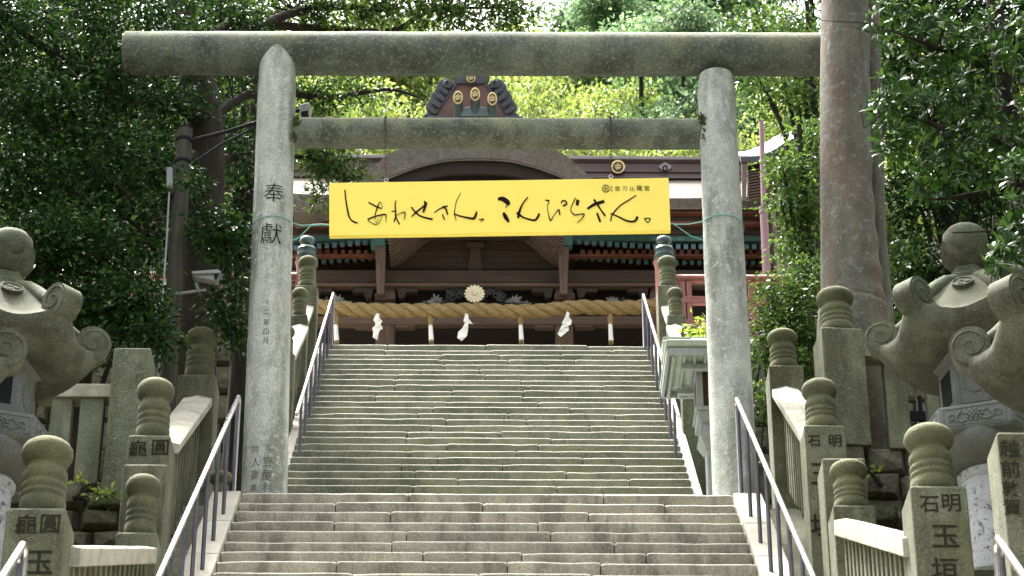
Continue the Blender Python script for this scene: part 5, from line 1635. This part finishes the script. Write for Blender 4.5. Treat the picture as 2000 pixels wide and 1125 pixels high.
# --- deeper wood behind it
def back_tree(px, Y, blobs, label, name='broadleaf_tree', lm='leaf_dark', leaf=0.13, per=26, zb=None):
    base = AT(px, 700, Y)
    base.z = zb
    t_ = thing(name, base, label, 'tree')
    cs = [Vector(b[0]) for b in blobs]
    top = max(c.z for c in cs)
    MB().tube([base, base.lerp(Vector((base.x + 0.2, base.y, top)), 0.5), Vector((base.x + 0.1, base.y, top))], [0.17, 0.13, 0.035], 10).build('trunk', 'bark', t_, smooth=60)
    for c in cs:
        limb(t_, [Vector((base.x + 0.1, base.y, base.z + (c.z - base.z) * 0.6)), Vector(((base.x + c.x) / 2, (base.y + c.y) / 2, c.z * 0.9 + 0.1 * base.z)), c], 0.055, 0.012, n=6)
    Pn, Dn, Nn, Ln, Wn, C = leaf_cloud(blobs, leaf * LS, leaf * LS * 0.52, per, leaf * LS * 1.5)
    leaf_object('crown', Pn, Dn, Nn, Ln, Wn, lm, t_)
    return t_
back_tree(150, 28.0, [B(-60, 200, 28, 1.8, 1.0, 1.6, 90), B(150, 130, 28.5, 1.8, 1.0, 1.5, 100), B(330, 200, 28.5, 1.5, 1.0, 1.5, 80), B(20, 430, 28, 1.8, 1.0, 1.5, 90), B(220, 420, 28, 1.7, 1.0, 1.5, 90), B(40, -10, 28.3, 2.0, 1.0, 1.0, 130), B(230, -20, 28.5, 2.0, 1.0, 1.0, 130), B(410, -10, 29, 1.4, 1.0, 1.0, 70), B(-60, 80, 28.5, 1.8, 1.0, 1.2, 90), B(120, 600, 27.5, 1.8, 1, 1.0, 80), B(300, 600, 27.5, 1.3, 1.0, 1.0, 60)],
          'shaded broadleaf tree standing behind the big evergreen', zb=zL - 0.1)
back_tree(455, 29.5, [B(455, 330, 29.5, 0.9, 0.8, 1.2, 50), B(440, 470, 29.5, 0.9, 0.8, 0.9, 45), B(450, 180, 30, 0.9, 0.8, 1.2, 40), B(470, 60, 30, 1.0, 0.8, 1.2, 40)], 'slim shaded tree glimpsed between utility pole and inscribed pillar', zb=zL - 0.1)

# --- big mottled trunk on the right
rt_ = thing('mottled_trunk_tree', AT(1668, 700, 21.9), 'tree with thick straight mottled orange-grey trunk beside the torii', 'tree')
pts = [AT(1672, 760, 21.9), AT(1668, 650, 21.9), AT(1664, 590, 21.9), AT(1660, 500, 21.9), AT(1655, 380, 21.9), AT(1652, 200, 21.9), AT(1650, 0, 21.9), AT(1645, -250, 21.9), AT(1645, -500, 21.9)]
pts[0].z = zR - 0.2
rad = [0.46, 0.40, 0.345, 0.31, 0.288, 0.28, 0.27, 0.25, 0.18]
sp = smoothpts([tuple(p) + (r_,) for p, r_ in zip(pts, rad)], 9)
m = MB()
n = 36
vs, fs = [], []
for i, s in enumerate(sp):
    for k in range(n):
        a = 2 * math.pi * k / n
        rr = s[3] * (1 + 0.03 * math.sin(3 * a + i * 0.13) + 0.035 * max(0, math.cos(a - 5.9)) * math.sin(i * 1.15) + random.gauss(0, 0.006))
        vs.append((s[0] + rr * math.cos(a), s[1] + rr * math.sin(a), s[2]))
for i in range(len(sp) - 1):
    for k in range(n):
        fs.append((i * n + k, i * n + (k + 1) % n, (i + 1) * n + (k + 1) % n, (i + 1) * n + k))
m.add(vs, fs)
m.build('trunk', 'bark_red', rt_, smooth=60)
sp2 = [AT(1735, 640, 22.15), AT(1722, 560, 22.15), AT(1712, 430, 22.15), AT(1708, 250, 22.15), AT(1702, 60, 22.15), AT(1700, -260, 22.15)]
sp2[0].z = zR - 0.2
MB().tube(smoothpts([tuple(p) for p in sp2], 5), 0.10, 12).build('side_stem', 'bark_red', rt_, smooth=60)
limb(rt_, [AT(1645, -300, 21.9), AT(1560, -380, 21.0), AT(1450, -430, 20.5)], 0.10, 0.02)
limb(rt_, [AT(1645, -300, 21.9), AT(1760, -400, 20.5), AT(1880, -430, 20.0)], 0.10, 0.02)
Pn, Dn, Nn, Ln, Wn, C = leaf_cloud([B(1500, -420, 20.6, 1.3, 1.2, 0.7, 50), B(1860, -420, 20.2, 1.5, 1.2, 0.8, 60), B(1650, -560, 21.3, 1.6, 1.4, 0.9, 60)], 0.09, 0.042, 26, 0.14)
leaf_object('crown', Pn, Dn, Nn, Ln, Wn, 'leaf_dark', rt_)

# --- long-leaved evergreen in front on the right
fr_ = thing('long_leaved_tree', AT(1960, 900, 18.6), 'long-leaved evergreen hanging over the grey stone lantern', 'tree')
hubs = []
b0 = AT(2040, 900, 18.8); b0.z = 8.5
MB().tube(smoothpts([tuple(b0), tuple(AT(2030, 600, 18.8)), tuple(AT(1990, 330, 18.6)), tuple(AT(1950, 80, 18.4)), tuple(AT(1930, -150, 18.2))], 5), [0.14 - 0.0035 * i for i in range(21)], 10).build('trunk', 'bark', fr_, smooth=60)
L3(fr_, [(1985, 300, 18.6), (1920, 260, 18.2), (1840, 250, 17.9), (1740, 210, 17.6)], 0.07, 0.015)
L3(fr_, [(1970, 180, 18.5), (1900, 120, 18.2), (1820, 90, 17.8), (1740, 60, 17.6)], 0.07, 0.015)
L3(fr_, [(1990, 360, 18.6), (1900, 380, 18.2), (1820, 390, 17.9)], 0.06, 0.015)
L3(fr_, [(2010, 430, 18.6), (2000, 445, 17.4), (1985, 450, 16.6)], 0.04, 0.01)
bl = [B(1750, 200, 17.6, 0.42, 0.4, 0.38, 34), B(1745, 270, 17.7, 0.32, 0.35, 0.3, 22), B(1850, 210, 17.9, 0.6, 0.5, 0.5, 50), B(1830, 70, 17.8, 0.7, 0.5, 0.5, 55), B(1740, 30, 17.8, 0.4, 0.4, 0.4, 20), B(1930, 110, 18.0, 0.6, 0.5, 0.6, 50), B(1940, 280, 18.0, 0.6, 0.5, 0.6, 50),
      B(1830, 340, 18.0, 0.5, 0.45, 0.35, 34), B(2010, 60, 17.6, 0.6, 0.5, 0.7, 40), B(1985, 350, 16.8, 0.22, 0.3, 0.3, 16), B(1990, 440, 16.4, 0.25, 0.3, 0.35, 22), B(1960, 500, 16.4, 0.16, 0.3, 0.14, 9), B(2050, 250, 17.4, 0.5, 0.5, 0.8, 40)]
a_ = whorl_cloud(bl, 0.15 * LS * 1.15, 0.042 * LS * 1.15, 9)
leaf_object('crown', *a_, 'leaf_long', fr_, whorl=True)
C = np.array([b[0] for b in bl])
twigs(fr_, np.concatenate([C + RNG.normal(size=C.shape) * 0.3 for _ in range(8)]), hubs, 36, 0.006)
back_tree(1860, 26.0, [B(1760, 0, 25.8, 1.2, 0.9, 1.0, 90), B(1920, -10, 26, 1.4, 1, 1.0, 100), B(2060, 20, 26, 1.2, 1, 1.2, 80), B(1760, 150, 25.5, 1.1, 0.9, 1.2, 80), B(1900, 130, 26, 1.3, 1, 1.3, 80), B(2060, 200, 26, 1.2, 1, 1.5, 70), B(1790, 380, 25.5, 1.0, 0.9, 1.0, 75), B(1930, 380, 26, 1.2, 1, 1.2, 85), B(1800, 560, 25.2, 1.0, 0.8, 0.7, 70), B(1950, 560, 25.5, 1.2, 0.9, 0.9, 70), B(1780, 680, 24.6, 0.9, 0.7, 0.5, 45), B(1900, 690, 24.6, 1.0, 0.7, 0.5, 45)],
          'dense shaded tree filling the space behind the tall knobbed post', zb=zR - 0.1)
# --- lighter shrubs right of the torii pillar
def shrub(name, px, Y, blobs, label, lm, leaf, per=26, zb=0.0, cr=1.6):
    base = AT(px, 800, Y); base.z = zb
    s_ = thing(name, base, label, 'shrub')
    st = MB()
    cs = [Vector(b[0]) for b in blobs]
    for c in cs:
        st.tube(smoothpts([tuple(base + Vector((random.gauss(0, .06), 0, 0))), tuple(base.lerp(c, 0.5) + Vector((random.gauss(0, .1), 0, 0.1))), tuple(c)], 4), [0.025 - 0.002 * i for i in range(9)], 6)
    st.build('stem', 'bark', s_, smooth=60)
    Pn, Dn, Nn, Ln, Wn, C = leaf_cloud(blobs, leaf * LS, leaf * LS * 0.5, per, leaf * LS * cr)
    leaf_object('foliage', Pn, Dn, Nn, Ln, Wn, lm, s_)
    return s_
shrub('leafy_shrub', 1545, 25.2, [B(1535, 590, 25.2, 0.5, 0.5, 0.5, 80), B(1560, 660, 25.0, 0.5, 0.5, 0.5, 80), B(1575, 540, 25.4, 0.3, 0.4, 0.35, 34), B(1505, 640, 25.2, 0.2, 0.3, 0.35, 26), B(1570, 740, 24.8, 0.4, 0.4, 0.4, 50), B(1490, 690, 25.4, 0.15, 0.3, 0.3, 16), B(1495, 790, 25.0, 0.2, 0.3, 0.4, 26)],
      'glossy light green shrub between the torii pillar and the mottled trunk', 'leaf_mid', 0.085, 28, zR - 0.1)
back_tree(1575, 28.0, [B(1560, 340, 28, 0.5, 0.5, 0.5, 44), B(1575, 420, 28, 0.5, 0.5, 0.5, 48), B(1530, 330, 28, 0.25, 0.4, 0.25, 14), B(1560, 500, 28, 0.4, 0.5, 0.4, 36), B(1590, 260, 28.2, 0.4, 0.5, 0.4, 24), B(1525, 390, 28, 0.2, 0.3, 0.2, 10)],
          'small glossy tree in front of the side pavilion', name='small_tree', lm='leaf_mid', leaf=0.10, per=24, zb=zR - 0.1)
back_tree(1610, 30.5, [B(1500, 190, 30.5, 0.7, 0.7, 0.35, 22), B(1560, 200, 30.5, 0.6, 0.7, 0.5, 30), B(1480, 150, 30.5, 0.4, 0.5, 0.25, 12), B(1560, 60, 30.5, 0.7, 0.7, 0.6, 40), B(1480, 40, 31, 0.7, 0.7, 0.4, 22), B(1590, 130, 30.5, 0.4, 0.6, 0.6, 26)],
          'airy light green tree whose branches reach over the mauve pipe', name='airy_tree', lm='leaf_mid', leaf=0.12, per=20, zb=zR - 0.1)
shrub('yellow_shrub', 1380, 28.0, [B(1374, 662, 28.0, 0.12, 0.2, 0.2, 12), B(1382, 645, 28.0, 0.10, 0.2, 0.12, 6)], 'yellow-green young shrub peeping out behind the roofed lantern', 'leaf_fresh', 0.11, 14, zR - 0.1)
shrub('young_plant', 175, 20.9, [B(165, 950, 20.9, 0.15, 0.08, 0.05, 6), B(200, 968, 20.9, 0.16, 0.08, 0.06, 6), B(215, 975, 20.9, 0.1, 0.06, 0.06, 4)], 'fresh green seedlings growing on the brown terrace wall', 'leaf_fresh', 0.10, 7, zL - 0.25, 0.8)
shrub('young_plant', 1712, 20.9, [B(1710, 922, 20.9, 0.12, 0.06, 0.03, 4)], 'fresh green fern growing from the wall joint beside the big knobbed posts', 'leaf_fresh', 0.09, 7, zR - 0.5, 0.8)
shrub('young_plant', 1752, 20.9, [B(1752, 1003, 20.9, 0.1, 0.06, 0.05, 5)], 'dark green weed growing low on the mossy terrace wall', 'leaf_mid', 0.07, 7, zR - 1.0, 0.8)

# ------------------------------------------------------------------ wooded hill
def hill_z(x, y):
    side = 0.75 * max(0, abs(x) - 9)  # unseen side slopes, added to block light from the horizon
    z = -2.2
    if y > 12:
        z += min(side, 60) * min(1, (y - 12) / 8)
    if y > 46:
        z = max(z, min(-2.2 + (y - 46) * 22, 17 + 0.80 * (y - 46)))
    return min(z, 80) + 0.3 * math.sin(x * 0.31 + y * 0.17)
xs = np.linspace(-120, 120, 97); ys = np.linspace(12, 150, 93)
mb = MB().grid([[(x, y, hill_z(x, y)) for x in xs] for y in ys])
struct(mb.build('hillside', 'hill', smooth=60))

def hill_tree(label, lm, h, r, leaf, seed, conical=False):
    t_ = thing('hill_tree', (0, 0, 0), label, 'tree', 'trees on the hillside')
    MB().tube([(0, 0, -0.8), (0.1, 0, h * 0.5), (0, 0, h * 0.95)], [0.3, 0.2, 0.04], 8).build('trunk', 'bark', t_, smooth=60)
    bl = []
    for k in range(24):
        if conical:
            f = random.uniform(0.15, 1.0)
            rr = r * (1.05 - f) * 1.15 + 0.3
            a = random.uniform(0, 6.28)
            bl.append(((rr * 0.7 * math.cos(a), rr * 0.7 * math.sin(a), h * f), (rr * 0.5 + 0.3, rr * 0.5 + 0.3, 0.5), 14))
        else:
            a = random.uniform(0, 6.28); e = random.uniform(-0.5, 1.0)
            q = r * random.uniform(0.45, 0.85)
            bl.append(((q * math.cos(a) * math.sqrt(1 - min(0.99, e * e)), q * math.sin(a) * math.sqrt(1 - min(0.99, e * e)), h * 0.68 + q * e * 0.9), (r * 0.30, r * 0.30, r * 0.18), 15))
    for b in bl[:9]:
        limb(t_, [(0, 0, b[0][2] * 0.6), (b[0][0] * 0.5, b[0][1] * 0.5, b[0][2] * 0.85), b[0]], 0.08, 0.02, n=5)
    Pn, Dn, Nn, Ln, Wn, C = leaf_cloud(bl, leaf, leaf * 0.55, 62, leaf * 1.9, flat=0.5)
    leaf_object('crown', Pn, Dn, Nn, Ln, Wn, lm, t_)
    return t_
T1 = hill_tree('yellow-green rounded hillside tree behind the shrine roof', 'leaf_yellow', 7.0, 2.7, 0.125, 1)
T2 = hill_tree('cool green layered hillside tree above the shrine roof', 'leaf_cool', 10.5, 3.0, 0.15, 2, True)
T3 = hill_tree('mid green leafy hillside tree beyond the shrine hall', 'leaf_yellow', 8.5, 3.1, 0.125, 3)
H_ = {T1.name: 7.0 * 0.68 + 2.75, T2.name: 10.7, T3.name: 8.5 * 0.68 + 3.15}
def place(T, first, px, Y, ytop, s, lab):
    o = T if first else copy_tree(T)
    h = H_[T.name] * s
    p = at(px, ytop, Y)
    g_ = hill_z(p.x, Y)
    o.rotation_euler = (0, 0, random.uniform(0, 6.28))
    k = (p.z - g_) / h if p.z - h > g_ else 1.0
    o.scale = (s, s, s * k)
    o.location = (p.x, Y, p.z - h * k)
    o['label'] = lab
    return o
LB = {T1.name: 'rounded yellow-green tree on the hillside behind the shrine roof', T2.name: 'tall cool green tree on the hillside behind the shrine', T3.name: 'broad mid green tree on the hillside behind the shrine'}
used = set()
for T, px, Y, yt, s in ((T1, 1090, 52, 150, 1.0), (T1, 1210, 53, 165, 0.9), (T3, 800, 54, 130, 1.0), (T3, 690, 53, 150, 0.9), (T1, 1010, 57, 110, 1.0), (T3, 590, 55, 100, 1.0), (T2, 1330, 57, 40, 1.0), (T2, 1250, 60, 70, 1.0), (T1, 1430, 54, 200, 0.9), (T3, 1500, 54, 180, 0.9), (T1, 1590, 55, 160, 1.0),
                        (T2, 1190, 70, -10, 1.2), (T2, 1270, 72, -50, 1.3), (T2, 1370, 68, -60, 1.3), (T2, 1470, 70, -60, 1.3), (T2, 1580, 70, -80, 1.3), (T2, 1130, 76, 30, 1.2), (T3, 1060, 70, 80, 1.1), (T3, 930, 68, 40, 1.2), (T3, 820, 66, 0, 1.2), (T3, 700, 66, -20, 1.2), (T3, 560, 64, -40, 1.2), (T1, 900, 60, 120, 1.0), (T1, 1150, 62, 90, 1.0),
                        (T2, 440, 62, -40, 1.2), (T3, 300, 60, -20, 1.3), (T3, 120, 58, 0, 1.3), (T2, 1720, 66, -60, 1.2), (T3, 1850, 60, -20, 1.3), (T3, 2000, 58, -20, 1.3), (T1, 1330, 50, 215, 0.8), (T1, 1130, 49.5, 225, 0.75), (T1, 700, 49.5, 215, 0.8), (T3, 1010, 80, 40, 1.1), (T2, 1230, 80, -10, 1.2), (T2, 1330, 82, -30, 1.2), (T2, 1420, 80, -30, 1.2)):
    row = 'low on' if Y < 62 else 'high on'
    where = 'behind the overhanging branches' if px < 780 else 'behind the ridge ornament' if px < 1060 else 'between ridge ornament and plain torii pillar' if px < 1400 else 'beyond the mauve pipe'
    kind = {T1.name: 'rounded yellow-green tree', T2.name: 'tall cool green tree', T3.name: 'broad mid green tree'}[T.name]
    place(T, T.name not in used, px, Y, yt, s, '%s %s the hillside %s' % (kind, row, where))
    used.add(T.name)
# unseen trees added on the banks to shut out the low sky
for side in (-1, 1):
    for i, (x, y, s_) in enumerate(((10.0, 14, 1.5), (11.5, 19, 1.7), (10.5, 24.5, 1.6), (12.0, 30, 1.8), (11.0, 36, 1.6), (15.5, 22, 1.9), (16.0, 33, 1.9), (14.0, 9, 1.8))):
        o = copy_tree(T3 if i % 2 else T1)
        o.location = (side * x, y, hill_z(side * x, y) - 0.2)
        o.rotation_euler = (0, 0, i * 1.3)
        o.scale = (s_, s_, s_ * 1.1)
        o['label'] = 'unseen tree added on the steep bank to block low sky'
        o['group'] = 'added trees blocking the low sky'
